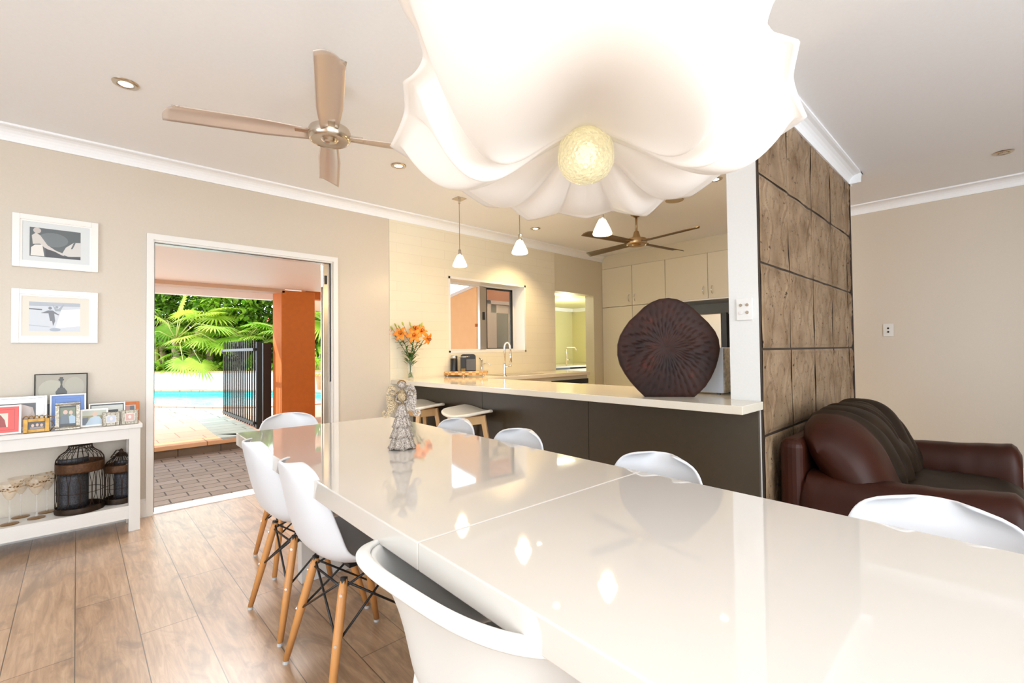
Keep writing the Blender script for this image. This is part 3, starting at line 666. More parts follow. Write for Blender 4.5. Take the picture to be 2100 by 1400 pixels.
# retaining wall with coping
def along(px0, px1, base, z0, z1, th, name, m, cap=None):
    a_ = onz(px0, base, DZ); b_ = onz(px1, base, DZ); d_ = (b_-a_).normalized(); n_ = Vector((-d_.y, d_.x, 0))*th
    mb = MB().prism([(a_.x, a_.y, z0), (b_.x, b_.y, z0), (b_.x+n_.x, b_.y+n_.y, z0), (a_.x+n_.x, a_.y+n_.y, z0)], (0, 0, z1-z0)); o = st(name, mb, m)
    if cap: st(name.replace('wall', 'trim')+'_cap', MB().prism([(a_.x-n_.x*.2, a_.y-n_.y*.2, z1), (b_.x-n_.x*.2, b_.y-n_.y*.2, z1), (b_.x+n_.x, b_.y+n_.y, z1), (a_.x+n_.x, a_.y+n_.y, z1)], (0, 0, .04)), cap)
    return a_, b_
gardenA, gardenB = along(150, 668, 799.5, 0, .60, .25, 'wall_garden', m_white_out, m_pot)
# patio roof: sloping ceiling, tan beam, white gutter, side beam
mb = MB(); zc0, zc1, yc = 2.56, 2.185, 7.8
mb.prism([(-4, D+.2, zc0), (4.2, D+.2, zc0), (4.2, yc, zc1), (-4, yc, zc1)], (0, 0, .06)); st('ceiling_patio', mb, m_white_out)
st('trim_patio_beam', MB().box(-4, yc, 2.13, 2.40, yc+.25, zc1+.08), m_tan)
st('trim_gutter', MB().box(-4, yc+.75, 2.085, 2.45, yc+.9, 2.30).box(-4, yc+.25, 2.22, 2.45, yc+.75, 2.26), m_white_out, weld=False)
st('trim_side_beam', MB().box(2.86, yc+.4, 2.10, 4.2, yc+.6, 2.34), m_orange)
st('trim_side_beam_lower', MB().box(2.86, yc+1.6, 2.02, 5.2, yc+1.75, 2.22), m_tan)
t = thing('patio_column', 'thick terracotta-orange rendered column on the patio', 'column', (2.35, 7.8, DZ))
MB().box(0, 0, 0, .52, .45, 2.10).build('shaft', m_orange, t, bev=.012)
# pool gate, standing open
ga = onz(459, 853, DZ); gb = onz(522, 879, DZ)
t = thing('pool_gate', 'open black bar pool gate in front of the orange column', 'gate', (ga.x, ga.y, DZ), math.atan2(gb.y-ga.y, gb.x-ga.x))
L_ = (Vector((gb.x, gb.y))-Vector((ga.x, ga.y))).length; H_ = 1.30
MB().box(0, -.02, .06, L_, .02, .10).build('bottom_rail', m_blackm, t); MB().box(0, -.02, H_-.16, L_, .02, H_-.12).build('top_rail', m_blackm, t)
for k in range(16): x = .01+k*(L_-.02)/15; MB().box(x-.008, -.008, .03, x+.008, .008, H_).build('bar', m_blackm, t)
MB().tube([(-.03, 0, H_-.20), (-.03, 0, H_-.14), (-.10, 0, H_-.15)], .022, 8).build('latch_knob', m_blackm, t)
for px, by, w_ in ((531, 878, .07), (546, 862, .12)):
    q = onz(px, by, DZ); tag(MB().box(-w_/2, -w_/2, 0, w_/2, w_/2, H_-.03).build('fence_post', m_blackm), 'black square fence post %s' % ('hinging the pool gate' if px < 540 else 'between the pool gate and the orange column'), 'post').location = (q.x, q.y, DZ)
# folded glass door leaf at the right jamb
t = thing('folding_door', 'aluminium patio door leaf folded against the right jamb', 'door', (1.672, D+.045, .01))
MB().box(0, 0, 0, .05, .018, 2.0).box(.0, .052, 0, .05, .07, 2.0).build('stile', m_nickel, t, weld=False)
MB().box(0, .018, 0, .05, .052, .07).box(0, .018, 1.78, .05, .052, 2.0).build('rail', m_white, t, weld=False)
MB().box(.02, .018, .07, .03, .052, 1.78).build('pane', m_thin, t)
MB().box(.01, -.010, 1.80, .03, -.0, 1.88).build('hinge', m_black, t)
# neighbouring house glimpsed through the leaves
q = onz(520, 790, DZ)
t = thing('neighbour_house', 'pale house with a red roof far behind the palms', 'house', (q.x+6, q.y+7, 0), -math.radians(43))
MB().box(-7, 0, 0, 5, 4, 2.3).build('wall', m_white_out, t)
MB().add([(-7.4, -.5, 2.25), (5.4, -.5, 2.25), (5.4, 4.5, 2.25), (-7.4, 4.5, 2.25), (-4, 2, 3.5), (2.5, 2, 3.5)], [(0, 1, 5, 4), (1, 2, 5), (2, 3, 4, 5), (3, 0, 4), (0, 3, 2, 1)]).build('roof', m_roof, t)
# ------------------------------------------------------------------ planting
def gpos(px, depth):
    d_ = ray(px, 729); d_ = Vector((d_.x, d_.y)); d_ = d_/d_.dot(Vector((fw.x, fw.y)).normalized()); return d_*depth
def fan_leaf(mb, c_, dirv, R_, n=26, spread=2.5, droop=.35, mi=0):
    """pleated fan leaf: c_ hub, dirv outward axis"""
    dv = Vector(dirv).normalized(); side = dv.cross(Vector((0, 0, 1)));
    if side.length < .1: side = Vector((1, 0, 0))
    side.normalize(); nm = side.cross(dv).normalized()
    for k in range(n):
        a_ = (k/(n-1)-.5)*2*spread; rr = R_*(.72+.28*math.cos(a_*.55))*random.uniform(.92, 1.05)
        d_ = dv*math.cos(a_)+side*math.sin(a_); w_ = rr*.052; sd = d_.cross(nm).normalized()
        pts = []
        for s_ in (0, .45, .75, 1):
            p = Vector(c_)+d_*rr*s_+nm*(.05*rr*s_)-Vector((0, 0, 1))*droop*rr*s_**2.6
            ww = w_*(s_*2.0 if s_ < .5 else (.72 if s_ < .8 else .03)); pts += [p-sd*ww-nm*ww*.3, p, p+sd*ww-nm*ww*.3]
        fs = []
        for i in range(3):
            o_ = i*3; fs += [(o_, o_+1, o_+4, o_+3), (o_+1, o_+2, o_+5, o_+4)]
        mb.add(pts, fs, mi)
def fan_palm(name, label, base, h, crown, nl, mats, seed, R_=.8, aimlist=None, lean=(0, 0)):
    random.seed(seed); t = thing(name, label, 'palm', (base[0], base[1], base[2] if len(base) > 2 else .0), 0, 'garden plants behind the pool')
    tr = MB(); top = Vector((lean[0], lean[1], h)); n = 14
    tr.tube([Vector((0, 0, 0)).lerp(top, k/n)+Vector((.02*math.sin(k*1.7), .02*math.cos(k*2.1), 0)) for k in range(n+1)], [.10+.015*(k % 2) for k in range(n+1)], 10); tr.build('trunk', m_trunk, t, smooth=True)
    mb = MB(); sk = MB()
    vecs = aimlist or [(math.cos(k*2.4), math.sin(k*2.4), random.uniform(-.5, 1.1)) for k in range(nl)]
    for v_ in vecs:
        v_ = Vector(v_); L2 = crown*random.uniform(.7, 1.15) if not aimlist else v_.length*crown; v_.normalize()
        mid = top+v_*L2*.55+Vector((0, 0, .12*L2)); hub = top+v_*L2-Vector((0, 0, .10*L2))
        sk.tube([top, mid, hub], [.018, .014, .010], 5); fan_leaf(mb, hub, (v_-Vector((0, 0, .55))), R_*random.uniform(.8, 1.1), droop=.3)
    mb.build('leaves', mats, t, weld=False); sk.build('leaf_stalks', m_stalk, t, smooth=True)
    return t
def blade_leaf(mb, base, v_, L2, w_, bend=.5, mi=0, fold=.15, n=7):
    v_ = Vector(v_).normalized(); sd = v_.cross(Vector((0, 0, 1))); sd = sd.normalized() if sd.length > .05 else Vector((1, 0, 0)); pts = []
    for i in range(n+1):
        s_ = i/n; p = Vector(base)+v_*L2*s_-Vector((0, 0, 1))*bend*L2*s_**2.2; ww = w_*math.sin(PI*min(1, s_*.93+.05))**.8
        if i == n: ww = .004
        pts += [p-sd*ww+Vector((0, 0, ww*fold)), p, p+sd*ww+Vector((0, 0, ww*fold))]
    fs = []
    for i in range(n): o_ = i*3; fs += [(o_, o_+1, o_+4, o_+3), (o_+1, o_+2, o_+5, o_+4)]
    mb.add(pts, fs, mi)
def broad_plant(name, label, cat, base, n, L2, w_, h, m, seed, bend=.4, r_=.25):
    random.seed(seed); t = thing(name, label, cat, base, 0, 'garden plants behind the pool'); mb = MB(); sk = MB()
    for k in range(n):
        a_ = k*2.4; z = random.uniform(.05, h); v_ = Vector((math.cos(a_), math.sin(a_), random.uniform(.2, 1.6)))
        b0 = Vector((math.cos(a_)*r_*random.random(), math.sin(a_)*r_*random.random(), z)); sk.tube([(b0.x*.4, b0.y*.4, 0), b0], .012, 5); blade_leaf(mb, b0, v_, L2*random.uniform(.7, 1.15), w_*random.uniform(.7, 1.2), bend)
    mb.build('leaves', m, t, weld=False); sk.build('stems', m_stalk, t); return t
def feather_palm(name, label, base, h, n, L2, m, seed):
    random.seed(seed); t = thing(name, label, 'palm', base, 0, 'garden plants behind the pool'); mb = MB(); sk = MB()
    sk.tube([(0, 0, 0), (0, 0, h)], [.09, .06], 8)
    for k in range(n):
        a_ = k*2.4+.3; el = random.uniform(.2, 1.3); v_ = Vector((math.cos(a_), math.sin(a_), el)).normalized(); Lk = L2*random.uniform(.8, 1.1)
        pts = [Vector((0, 0, h))+v_*Lk*s_-Vector((0, 0, 1))*.55*Lk*s_**2 for s_ in [i/16 for i in range(17)]]; sk.tube(pts, .011, 4)
        sd = v_.cross(Vector((0, 0, 1))).normalized()
        for i in range(2, 17):
            for q in (1, -1): blade_leaf(mb, pts[i], sd*q+v_*.7-Vector((0, 0, .25)), Lk*.34*math.sin(PI*i/19), .016, .35, n=3)
    mb.build('fronds', m, t, weld=False); sk.build('trunk', m_stalk, t); return t
def shrub(name, label, base, sx, sy, h, n, m, seed, ll=.16):
    random.seed(seed); o = MB()
    for k in range(n):
        u, v_ = random.uniform(-1, 1), random.uniform(-1, 1); z = random.uniform(0, h)
        d_ = Vector((random.gauss(0, 1), random.gauss(0, 1), random.gauss(.4, .8)))
        blade_leaf(o, (u*sx, v_*sy, z), d_, ll*random.uniform(.6, 1.4), ll*.22, .3, n=2)
    t = thing(name, label, 'shrub', base, -yaw, 'garden plants behind the pool')
    o.build('foliage', m, t, weld=False); MB().tube([(0, 0, 0), (0, 0, h*.6)], .04, 6).build('stem', m_trunk, t); return t
def gp(px, dep, z=.45): q = gpos(px, dep); return (q.x, q.y, z)
# dense hedge blocks, then palms in front
for i, (px, dep, h, m, n) in enumerate(((300, 16.2, 3.8, m_dark, 3200), (385, 16.6, 3.5, m_dark, 3300), (470, 16.2, 3.2, m_broad, 3100), (545, 16.6, 3.2, m_dark, 3000), (650, 15.6, 3.6, m_broad, 3000), (715, 16.6, 3.4, m_dark, 1700))):
    shrub('hedge_shrub', ['tall dark green bush at the left edge of the garden', 'dark bush behind the leaning fan palm', 'mid green bush behind the black gate', 'dark bush just left of the orange column', 'bright green bush seen right of the orange column', 'dark bush behind the folded door'][i], gp(px, dep), .95, .5, h, n, m, 40+i, .30)
for i, px in enumerate((345, 430, 515, 600)):
    shrub('border_shrub', ['low leafy border plant at the left end of the white garden wall', 'low leafy border plant behind the hanging fan leaf', 'low leafy border plant behind the black gate', 'low leafy border plant behind the orange column'][i], gp(px, 14.9), .62, .25, .42, 620, (m_broad, m_palm)[i % 2], 60+i, .20)
rv = Vector((ri.x, ri.y, 0)).normalized(); bk = Vector((fw.x, fw.y, 0)).normalized()
def av(r_, u, f): v_ = rv*r_+bk*f; return (v_.x, v_.y, u)
q = gp(362, 14.9, .4)
fan_palm('fan_palm', 'leaning fan palm with a bare pinkish trunk and leaves hanging over the pool', q, 1.25, 1.0, 0, m_palm2, 3, .62,
         [av(.95, -.55, -1.0), av(1.30, -.62, -.7), av(1.7, -.05, -.3), av(1.5, .55, -.4), av(.5, .9, -.3), av(-.4, .8, -.2), av(-.6, .3, -.5), av(.1, 1.2, .1), av(1.0, 1.0, .2)], (-.02, 0))
fan_palm('fan_palm', 'fan palm with large leaves above the black gate', gp(505, 15.6), 1.15, .9, 13, m_palm, 5, .72)
fan_palm('fan_palm', 'fan palm behind the top left of the door opening', gp(335, 15.9), 1.9, .9, 14, m_palm, 9, .75)
fan_palm('fan_palm', 'tall fan palm reaching the white gutter', gp(455, 16.0), 1.85, .8, 13, m_palm2, 11, .75)
fan_palm('fan_palm', 'small fan palm behind the orange column', gp(575, 15.2), 1.2, .7, 11, m_palm, 15, .6)
fan_palm('fan_palm', 'low fan palm with dark leaves in the left half of the garden', gp(395, 14.95), .75, .55, 10, m_broad, 17, .5)
fan_palm('fan_palm', 'fan palm with pale leaves right of the leaning trunk', gp(430, 15.3), 1.15, .75, 12, m_palm2, 18, .62)
fan_palm('fan_palm', 'fan palm seen between the column and the folded door', gp(668, 15.4), 1.9, .7, 12, m_palm2, 19, .6)
feather_palm('feather_palm', 'arching feather palm to the left of the column', gp(545, 15.3), 1.1, 13, 1.2, m_palm2, 21)
feather_palm('feather_palm', 'arching feather palm at the right of the column', gp(665, 14.8), 1.7, 13, 1.2, m_palm2, 22)
feather_palm('feather_palm', 'arching feather palm at the far left of the garden', gp(320, 15.2), .9, 12, 1.1, m_palm, 23)
broad_plant('broad_leaf_plant', 'upright plant with wide bright leaves right of the column', 'plant', gp(655, 14.4, .3), 22, .75, .085, .9, m_broad, 31)
broad_plant('broad_leaf_plant', 'plant with wide leaves in the middle of the garden', 'plant', gp(405, 15.0), 16, .65, .075, .9, m_broad, 32)
broad_plant('broad_leaf_plant', 'plant with wide leaves at the left of the garden', 'plant', gp(345, 14.9), 16, .6, .075, .7, m_broad, 33)
q = onz(663, 799, DZ)
t = thing('plant_pot', 'terracotta pot beside the pool, right of the column', 'pot', (q.x, q.y, DZ))
MB().lathe([(.16, 0), (.22, .40), (.245, .41), (.25, .47), (.22, .47), (.20, .42), (1e-4, .41)], n=24).build('pot', m_pot, t, smooth=2)
mb = MB(); random.seed(3)
for k in range(26): blade_leaf(mb, (0, 0, .42), (math.cos(k*2.4), math.sin(k*2.4), .7), .40, .022, .6)
mb.build('foliage', m_broad, t, weld=False)
# ------------------------------------------------------------------ what the kitchen window looks out on
OY = 4.98; cx = ony(977, 650, OY).x; ksc = OY/6.3
def zz_(z): return 1.17+(z-1.17)*ksc
poly = [(cx, OY, -.1), (cx, 8.6, -.1), (cx, 8.6, zz_(1.55)), (cx, OY, zz_(2.30))]
st('wall_outside_lit_face', MB().prism(poly, (.10, 0, 0)), m_orange_lit)
st('trim_outside_verge', MB().prism([(cx-.01, OY-.03, zz_(2.30)), (cx-.01, 8.6, zz_(1.55)), (cx-.01, 8.6, zz_(1.61)), (cx-.01, OY-.03, zz_(2.36))], (.10, 0, 0)), m_white_out)
st('wall_outside_terracotta', MB().box(cx+.10, OY, -.1, 4.69, OY+.1, 2.8), m_orange)
st('ceiling_outside_soffit', MB().prism([(cx-1.9, OY-.03, zz_(2.95)), (cx+.1, OY-.03, zz_(2.95)), (cx+.1, 9, zz_(2.5)), (cx-1.9, 9, zz_(2.5))], (0, 0, .05)), m_white_out)
t = thing('downpipe', 'apricot painted downpipe at the outside corner seen through the kitchen window', 'pipe', (cx-.02, OY-.06, 0))
MB().tube([(0, 0, -.1), (0, 0, 1.95), (-.04, .0, 2.25)], .038, 14).build('pipe', m_orange_lit, t, smooth=True)
MB().lathe([(.044, 1.50), (.044, 1.54)], n=14).build('pipe_clip', m_orange, t)
a_ = ony(998, 650, OY-.03).x
t = thing('outside_door', 'pink-white framed door with a dark screen seen through the right window pane', 'door', (a_, OY-.005, -.1))
w_ = 4.69-a_
MB().box(0, -.05, 0, .06, 0, 1.98).box(w_-.05, -.05, 0, w_, 0, 1.98).box(0, -.05, 1.93, w_, 0, 1.98).build('door_frame', m_pink, t, weld=False)
d_ = MB().box(.07, -.03, 0, .18, -.002, 1.92).box(w_-.10, -.03, 0, w_-.055, -.002, 1.92).box(.07, -.03, 1.81, w_-.055, -.002, 1.92).build('door_leaf', m_pink, t, weld=False)
MB().box(.18, -.02, .1, w_-.10, -.006, 1.81).build('dark_screen', m_screen, d_)
# ================================================================== LEATHER SOFA
t = thing('leather_sofa', 'dark brown leather two-seater sofa with a ruched back against the pressed metal wall', 'sofa', (3.38, .40, 0))
def superprof(a_, hy, hz, e=.55):
    c_, s_ = math.cos(a_), math.sin(a_); return math.copysign(abs(c_)**e, c_)*hy, math.copysign(abs(s_)**e, s_)*hz
MB().box(-.66, -.36, .05, .66, .36, .24).build('base', m_leather, t, bev=.03, segs=3)
MB().box(-.71, .31, .04, .70, .42, .70).build('back_frame', m_leather, t, bev=.045, segs=4)
for sx, zt_ in ((-1, .535), (1, .565)):
    def armf(u, v_, sx=sx, zt_=zt_):
        y = .34-.80*u; e_ = (1-max(0, (u-.93)/.07)**2.5*.25)*(1-max(0, (.05-u)/.05)*.2); a_ = v_*2*PI
        px_, pz = superprof(a_, .125, .27, .62); z = zt_-.27+.03*u-.02*math.sin(u*PI)
        wr = .006*noise.noise(Vector((u*14, v_*7, sx)))
        return (sx*.60+px_*e_+wr, y, z+pz*e_+wr)
    mb = MB().grid(armf, 40, 32)
    mb.add([armf(1, k/32) for k in range(32)], [tuple(range(32))]); mb.add([armf(0, k/32) for k in range(32)], [tuple(range(32))])
    mb.build('armrest', m_leather, t, smooth=2)
def seatf(u, v_):
    a_ = v_*2*PI; y_, z_ = superprof(a_, .36, .115, .5); x = -.47+.94*u; en = max(0, 1-abs(2*u-1)**9)**.4
    w_ = .010*noise.noise(Vector((x*7, y_*3, 2)))+.004*math.sin(y_*60+3*noise.noise(Vector((x*4, 0, 0))))
    return (x, y_*en-.11, .325+z_*en+w_)
MB().grid(seatf, 36, 48).build('seat_cushion', m_leatherd, t, smooth=True)
def backf(u, v_):
    x0, x1, zt_, hy_ = -.67, .61, .83, .165
    a_ = v_*2*PI; yy, zz = superprof(a_, hy_, .235, .72); x = x0+(x1-x0)*u
    en = max(0, 1-abs(2*u-1)**5)**.42; lean = .10*(zz/.235); rr = min(1, max(0, (x+.42)/.10)); top = zt_-.035*max(0, (-x-.1)/.55)
    c_ = x*36+zz*17*(1 if x < .15 else -1)+2.6*noise.noise(Vector((x*3, zz*5, 4)))
    w_ = (-.036*(1-abs(math.sin(c_*.5)))**1.6*(.45+.55*abs(math.sin(zz*7+x*2)))+.022*noise.noise(Vector((x*5, zz*4, 7))))*rr+.006*noise.noise(Vector((x*5, zz*6, 1)))
    return (x, .155+lean+yy*en*(1+w_/.12), top-.235+zz*(.35+.65*en)*(1+w_/.3))
mb = MB().grid(backf, 130, 84); nv_ = 84
mb.m = [1 if (i//nv_)/130 > .215 else 0 for i in range(len(mb.m))]
mb.build('back_cushion', [m_leather, m_leatherd], t, smooth=True)
MB().tube([(-.45, .155+.1*((z-.565)/.235)-.150*max(0, 1-((z-.565)/.235)**2)**.45-.004, z) for z in [.36+.022*k for k in range(20)]], .0035, 6).build('seam_piping', m_leather, t, smooth=True)
# ================================================================== CARVED DISC SCULPTURE
px = [(790, 68), (900, 85), (1000, 130), (1090, 190), (1180, 275), (1290, 380), (1370, 480), (1415, 580), (1430, 700), (1415, 800), (1380, 930), (1320, 1060), (1250, 1170), (1180, 1240), (1115, 1308), (500, 1300), (420, 1220), (320, 1110), (250, 1010), (190, 900), (160, 780), (160, 650), (190, 540), (240, 450), (310, 350), (400, 270), (490, 180), (580, 120), (680, 80)]
bl, brr = Vector((2.443, 1.462)), Vector((2.629, 1.242)); du = (brr-bl).normalized(); dn = Vector((du.y, -du.x))
if dn.dot(bl) > 0: dn = -dn
b0 = (bl+brr)/2
def on_disc(zx, zy):
    d_ = ray(1240+zx/6.0885, 600+zy/6.0885); k = (b0.x*dn.x+b0.y*dn.y)/(d_.x*dn.x+d_.y*dn.y); p = CAM+d_*k
    return Vector(((p.x-b0.x)*du.x+(p.y-b0.y)*du.y, max(.0, p.z-.8895)))
ol = [on_disc(*p) for p in px]; hub = on_disc(735, 680)
def dense(pts, n):
    out = []
    for i in range(len(pts)):
        a_, b_ = pts[i], pts[(i+1) % len(pts)]; m_ = max(2, int((b_-a_).length/.012))
        out += [a_.lerp(b_, k/m_) for k in range(m_)]
    return out
do = dense(ol, 0); nO = len(do); nR = 22; mb = MB(); V_ = []; F_ = []
for j in range(nR+1):
    s_ = (j/nR)**.8
    for i, p in enumerate(do):
        q = hub.lerp(p, s_); th = math.atan2(p.y-hub.y, p.x-hub.x); r_ = (q-hub).length
        sw = th*23+5.0*r_*3+1.2*math.sin(th*2)+noise.noise(Vector((math.cos(th)*2, math.sin(th)*2, r_*3)))*.9
        g_ = (abs(math.sin(sw*1.0))**.45)*.0105*min(1, r_/.14)**1.3*(1 if s_ < .98 else .3)
        dome = .030*(1-s_**2.5)+g_-.006*math.exp(-(r_/.03)**2)
        V_.append((q.x, -.012-dome, q.y))
for j in range(nR):
    for i in range(nO): a_ = j*nO+i; b_ = j*nO+(i+1) % nO; F_.append((a_, b_, b_+nO, a_+nO))
mb.add(V_, F_); o_ = nR*nO; nb = len(V_); V2 = [(v_[0], .022, v_[2]) for v_ in V_[o_:]]
mb.v += V2; mb.f += [(o_+i, o_+(i+1) % nO, nb+(i+1) % nO, nb+i) for i in range(nO)]+[tuple(nb+i for i in range(nO))]; mb.m += [0]*(nO+1)
t = thing('carved_leaf_disc', 'large dark round carved leaf sculpture standing on the benchtop', 'sculpture', (b0.x, b0.y, .8895), math.atan2(du.y, du.x))
mb.build('carved_disc', m_lotus, t, smooth=2)
# ================================================================== MICROWAVE behind the disc
t = thing('microwave', 'microwave with pale blue-grey side and vented back, between the disc and the pillar', 'microwave', (2.81, 1.150, .889))
MB().box(0, 0, .012, .25, .42, .285).build('body', m_bluegl, t, bev=.004)
MB().box(.004, -.008, .015, .246, .0, .28).build('vented_back', m_vent, t)
for x in (.03, .2):
    for y in (.04, .38): MB().lathe([(.012, 0), (.012, .013)], (x, y, 0), 10).build('foot', m_black, t)
# ================================================================== SWITCH PLATES
def switch(label, loc, rz, w_, h_, btn):
    t = thing('switch_plate', label, 'switch', loc, rz)
    MB().box(-w_/2, -.010, -h_/2, w_/2, -.0005, h_/2).build('plate', m_white, t, bev=.002)
    for x, z in btn: MB().tube([(x, -.009, z), (x, -.016, z)], .0085, 14).build('button', m_chrome if btn.index((x, z)) != 2 or len(btn) < 4 else m_white, t)
switch('white switch plate with four round buttons on the white pillar', (PX, .947, 1.377), -PI/2, .082, .118, [(-.016, .022), (.016, .022), (-.016, -.018), (.016, -.018)])
switch('small white two-button switch plate on the right wall', (5.88, .782, 1.33), -PI/2, .082, .125, [(0, .018), (0, -.018)])
# ================================================================== ANGEL FIGURINE
av_ = math.atan2(1.766, 1.012)-PI/2
t = thing('angel_figurine', 'silver glitter metal angel with scroll wings standing on the table', 'figurine', (1.012, 1.766, TZ+.0005), av_+.1)
def tier(z0, z1, r0_, r1_, name):
    n = 84; mb = MB(); V_ = []; F_ = []
    for j in range(5):
        s_ = j/4; z = z0+(z1-z0)*s_; r_ = r0_+(r1_-r0_)*s_
        for k in range(n):
            a_ = 2*PI*k/n; am = .085*(1-s_*.75); rr = r_*(1+am*math.sin(a_*11+z0*90)); V_.append((rr*math.cos(a_), rr*math.sin(a_)*.8, z+(.004*math.sin(a_*5+z0*50) if j == 0 else 0)))
    for j in range(4):
        for k in range(n): a_ = j*n+k; b_ = j*n+(k+1) % n; F_.append((a_, b_, b_+n, a_+n))
    mb.add(V_, F_).build(name, m_glit, t, smooth=True, solid=.0012)
tier(.004, .066, .056, .034, 'skirt_tier'); tier(.050, .108, .049, .028, 'skirt_tier'); tier(.094, .150, .041, .022, 'skirt_tier'); tier(.136, .190, .031, .013, 'skirt_tier')
MB().lathe([(.014, .180), (.020, .205), (.024, .225), (.016, .243), (.008, .250), (.007, .258)], n=18, sy=.7).build('torso', m_glitd, t, smooth=True)
h_ = MB().ball((0, 0, .272), .0185, 18).build('head', m_glit, t, smooth=True)
MB().ball((0, .004, .277), .0198, 16, (1, .9, .8)).build('hair', m_gold, h_, smooth=True)
def wing(sx, m):
    pl = [(.010, .205), (.014, .236), (.024, .262), (.040, .272), (.054, .264), (.062, .245), (.064, .22), (.062, .19), (.060, .165), (.058, .150), (.063, .141), (.071, .141), (.074, .150), (.069, .158), (.064, .155), (.066, .149), (.069, .150), (.068, .146), (.063, .147), (.060, .153), (.064, .164), (.074, .164), (.082, .155), (.081, .141), (.070, .131), (.056, .133), (.048, .142), (.045, .160), (.041, .145), (.036, .165), (.031, .152), (.028, .175), (.022, .168), (.018, .190)]
    mb = MB().prism([(sx*x, .014, z) for x, z in pl], (0, .003, 0)); w_ = mb.build('wing', m, t)
    MB().tube([(sx*.022, .011, .222), (sx*.028, .011, .244), (sx*.040, .011, .250), (sx*.051, .011, .240), (sx*.054, .011, .225)], .0022, 6).tube([(sx*.024, .011, .214), (sx*.033, .011, .226), (sx*.044, .011, .222)], .0018, 6).build('scroll', m_glitd if m == m_glit else m_silver, w_)
wing(-1, m_glitd); wing(1, m_glit)
for q in (-1, 1): MB().tube([(q*.02, 0, .232), (q*.026, -.012, .205), (q*.006, -.022, .198)], .0045, 8).build('arm', m_glit, t, smooth=True)
# ================================================================== LILIES
q = ony(842, 776, 4.16); random.seed(12)
t = thing('flower_vase', 'clear glass vase with green stems on the left end of the benchtop', 'vase', (q.x, q.y, .8895))
MB().lathe([(1e-4, 0), (.030, 0), (.031, .06), (.030, .12), (.036, .19), (.034, .19), (.028, .12), (.028, .06), (.027, .012), (1e-4, .012)], n=26, caps=False).build('glass', m_thin, t, smooth=True)
mb = MB()
for k in range(46): a_ = random.random()*6.3; r_ = .020*random.random()**.5; mb.ball((r_*math.cos(a_), r_*math.sin(a_), .02+.045*random.random()), .006, 8)
mb.build('pebbles', m_pebble, t, smooth=True)['kind'] = 'stuff'
def rvw(r_, u, f=0): v_ = rv*r_+bk*f; return Vector((v_.x, v_.y, u))
def lily(label, px_, py_, face, size=.075, buds=(), d=0.0):
    t_ = thing('lily_stem', label, 'flower', (q.x, q.y, .90), 0, 'orange lilies in the glass vase')
    sc = 1/ (FPX/ (Vector((q.x, q.y)).dot(Vector((fw.x, fw.y)))))
    def loc(ax, ay, dd=0): return rvw((ax-842)*sc, (775-ay)*sc-.005, dd)
    head = loc(px_, py_, d); base = Vector((random.uniform(-.012, .012), random.uniform(-.012, .012), .01)); neck = Vector((random.uniform(-.012, .012), random.uniform(-.012, .012), .18))
    st_ = MB().tube([base, neck, neck.lerp(head, .5)+Vector((0, 0, .01)), head-Vector(face).normalized()*.02], .0032, 6)
    fk = neck.lerp(head, .62)
    for bx, by in buds:
        bp = loc(bx, by, d+random.uniform(-.03, .03)); st_.tube([fk, fk.lerp(bp, .6)+Vector((0, 0, -.006)), bp], .0022, 5)
    st_.build('stalk', m_stem, t_, smooth=True)
    for bx, by in buds:
        bp = loc(bx, by, d); dv = (bp-fk).normalized(); mb = MB().tube([bp-dv*.028, bp-dv*.015, bp, bp+dv*.012, bp+dv*.018], [.003, .0085, .0095, .006, .001], 8); mb.build('bud', m_bud, t_, smooth=True)
    f_ = Vector(face).normalized(); a1 = f_.cross(Vector((0, 0, 1))).normalized(); a2 = f_.cross(a1)
    if size:
        mb = MB()
        for k in range(6):
            an = k*PI/3+random.uniform(-.1, .1); d_ = a1*math.cos(an)+a2*math.sin(an); sd = d_.cross(f_); w_ = size*(.21 if k % 2 else .27); pts = []
            for i in range(8):
                s_ = i/7; ww = w_*math.sin(PI*(s_*.9+.08))**.8; p = head+d_*size*(s_**1.1)+f_*size*(.62*s_-.55*s_**2.6); pts += [p-sd*ww+f_*ww*.35, p, p+sd*ww+f_*ww*.35]
            fs = []
            for i in range(7): o_ = i*3; fs += [(o_, o_+1, o_+4, o_+3), (o_+1, o_+2, o_+5, o_+4)]
            mb.add(pts, fs)
        mb.build('petals', m_petal, t_, smooth=True, solid=.001, weld=False)
        mb = MB()
        for k in range(6): an = k*1.05+.5; e_ = head+f_*size*.62+(a1*math.cos(an)+a2*math.sin(an))*size*.2; mb.tube([head, e_], .0011, 4); mb.ball(e_, .004, 6, (1, 1, 1.6))
        mb.build('stamens', m_pist, t_)
    mb = MB()
    for k in range(9):
        s_ = .15+.07*k; p = neck.lerp(head, min(.8, s_)); an = k*2.4+px_; blade_leaf(mb, p, (math.cos(an), math.sin(an), random.uniform(.3, 1.1)), random.uniform(.07, .11), .011, .4)
    mb.build('leaves', m_leafd, t_, smooth=True, weld=False)
camv = lambda r_, u: tuple(-bk*.8+rv*r_+Vector((0, 0, u)))
lily('open orange lily at the left of the bouquet, facing the camera', 824, 684, camv(.1, .25), .080, [(805, 670), (813, 664)], -.03)
lily('open orange lily low in the middle of the bouquet', 852, 688, camv(.15, .15), .082, [(821, 668), (829, 662)], -.05)
lily('orange lily at the top middle of the bouquet', 852, 676, camv(-.1, .8), .075, [(840, 661), (844, 669)], .03)
lily('orange lily at the upper right of the bouquet', 864, 679, camv(.6, .4), .075, [(862, 666), (866, 663)], .0)
lily('orange lily drooping at the far right of the bouquet', 876, 693, camv(1.3, -.45), .072, [], -.01)
lily('half-opened orange lily at the far left of the bouquet', 803, 678, camv(-1.3, .6), .045, [(799, 696)], 0)
mb = MB()
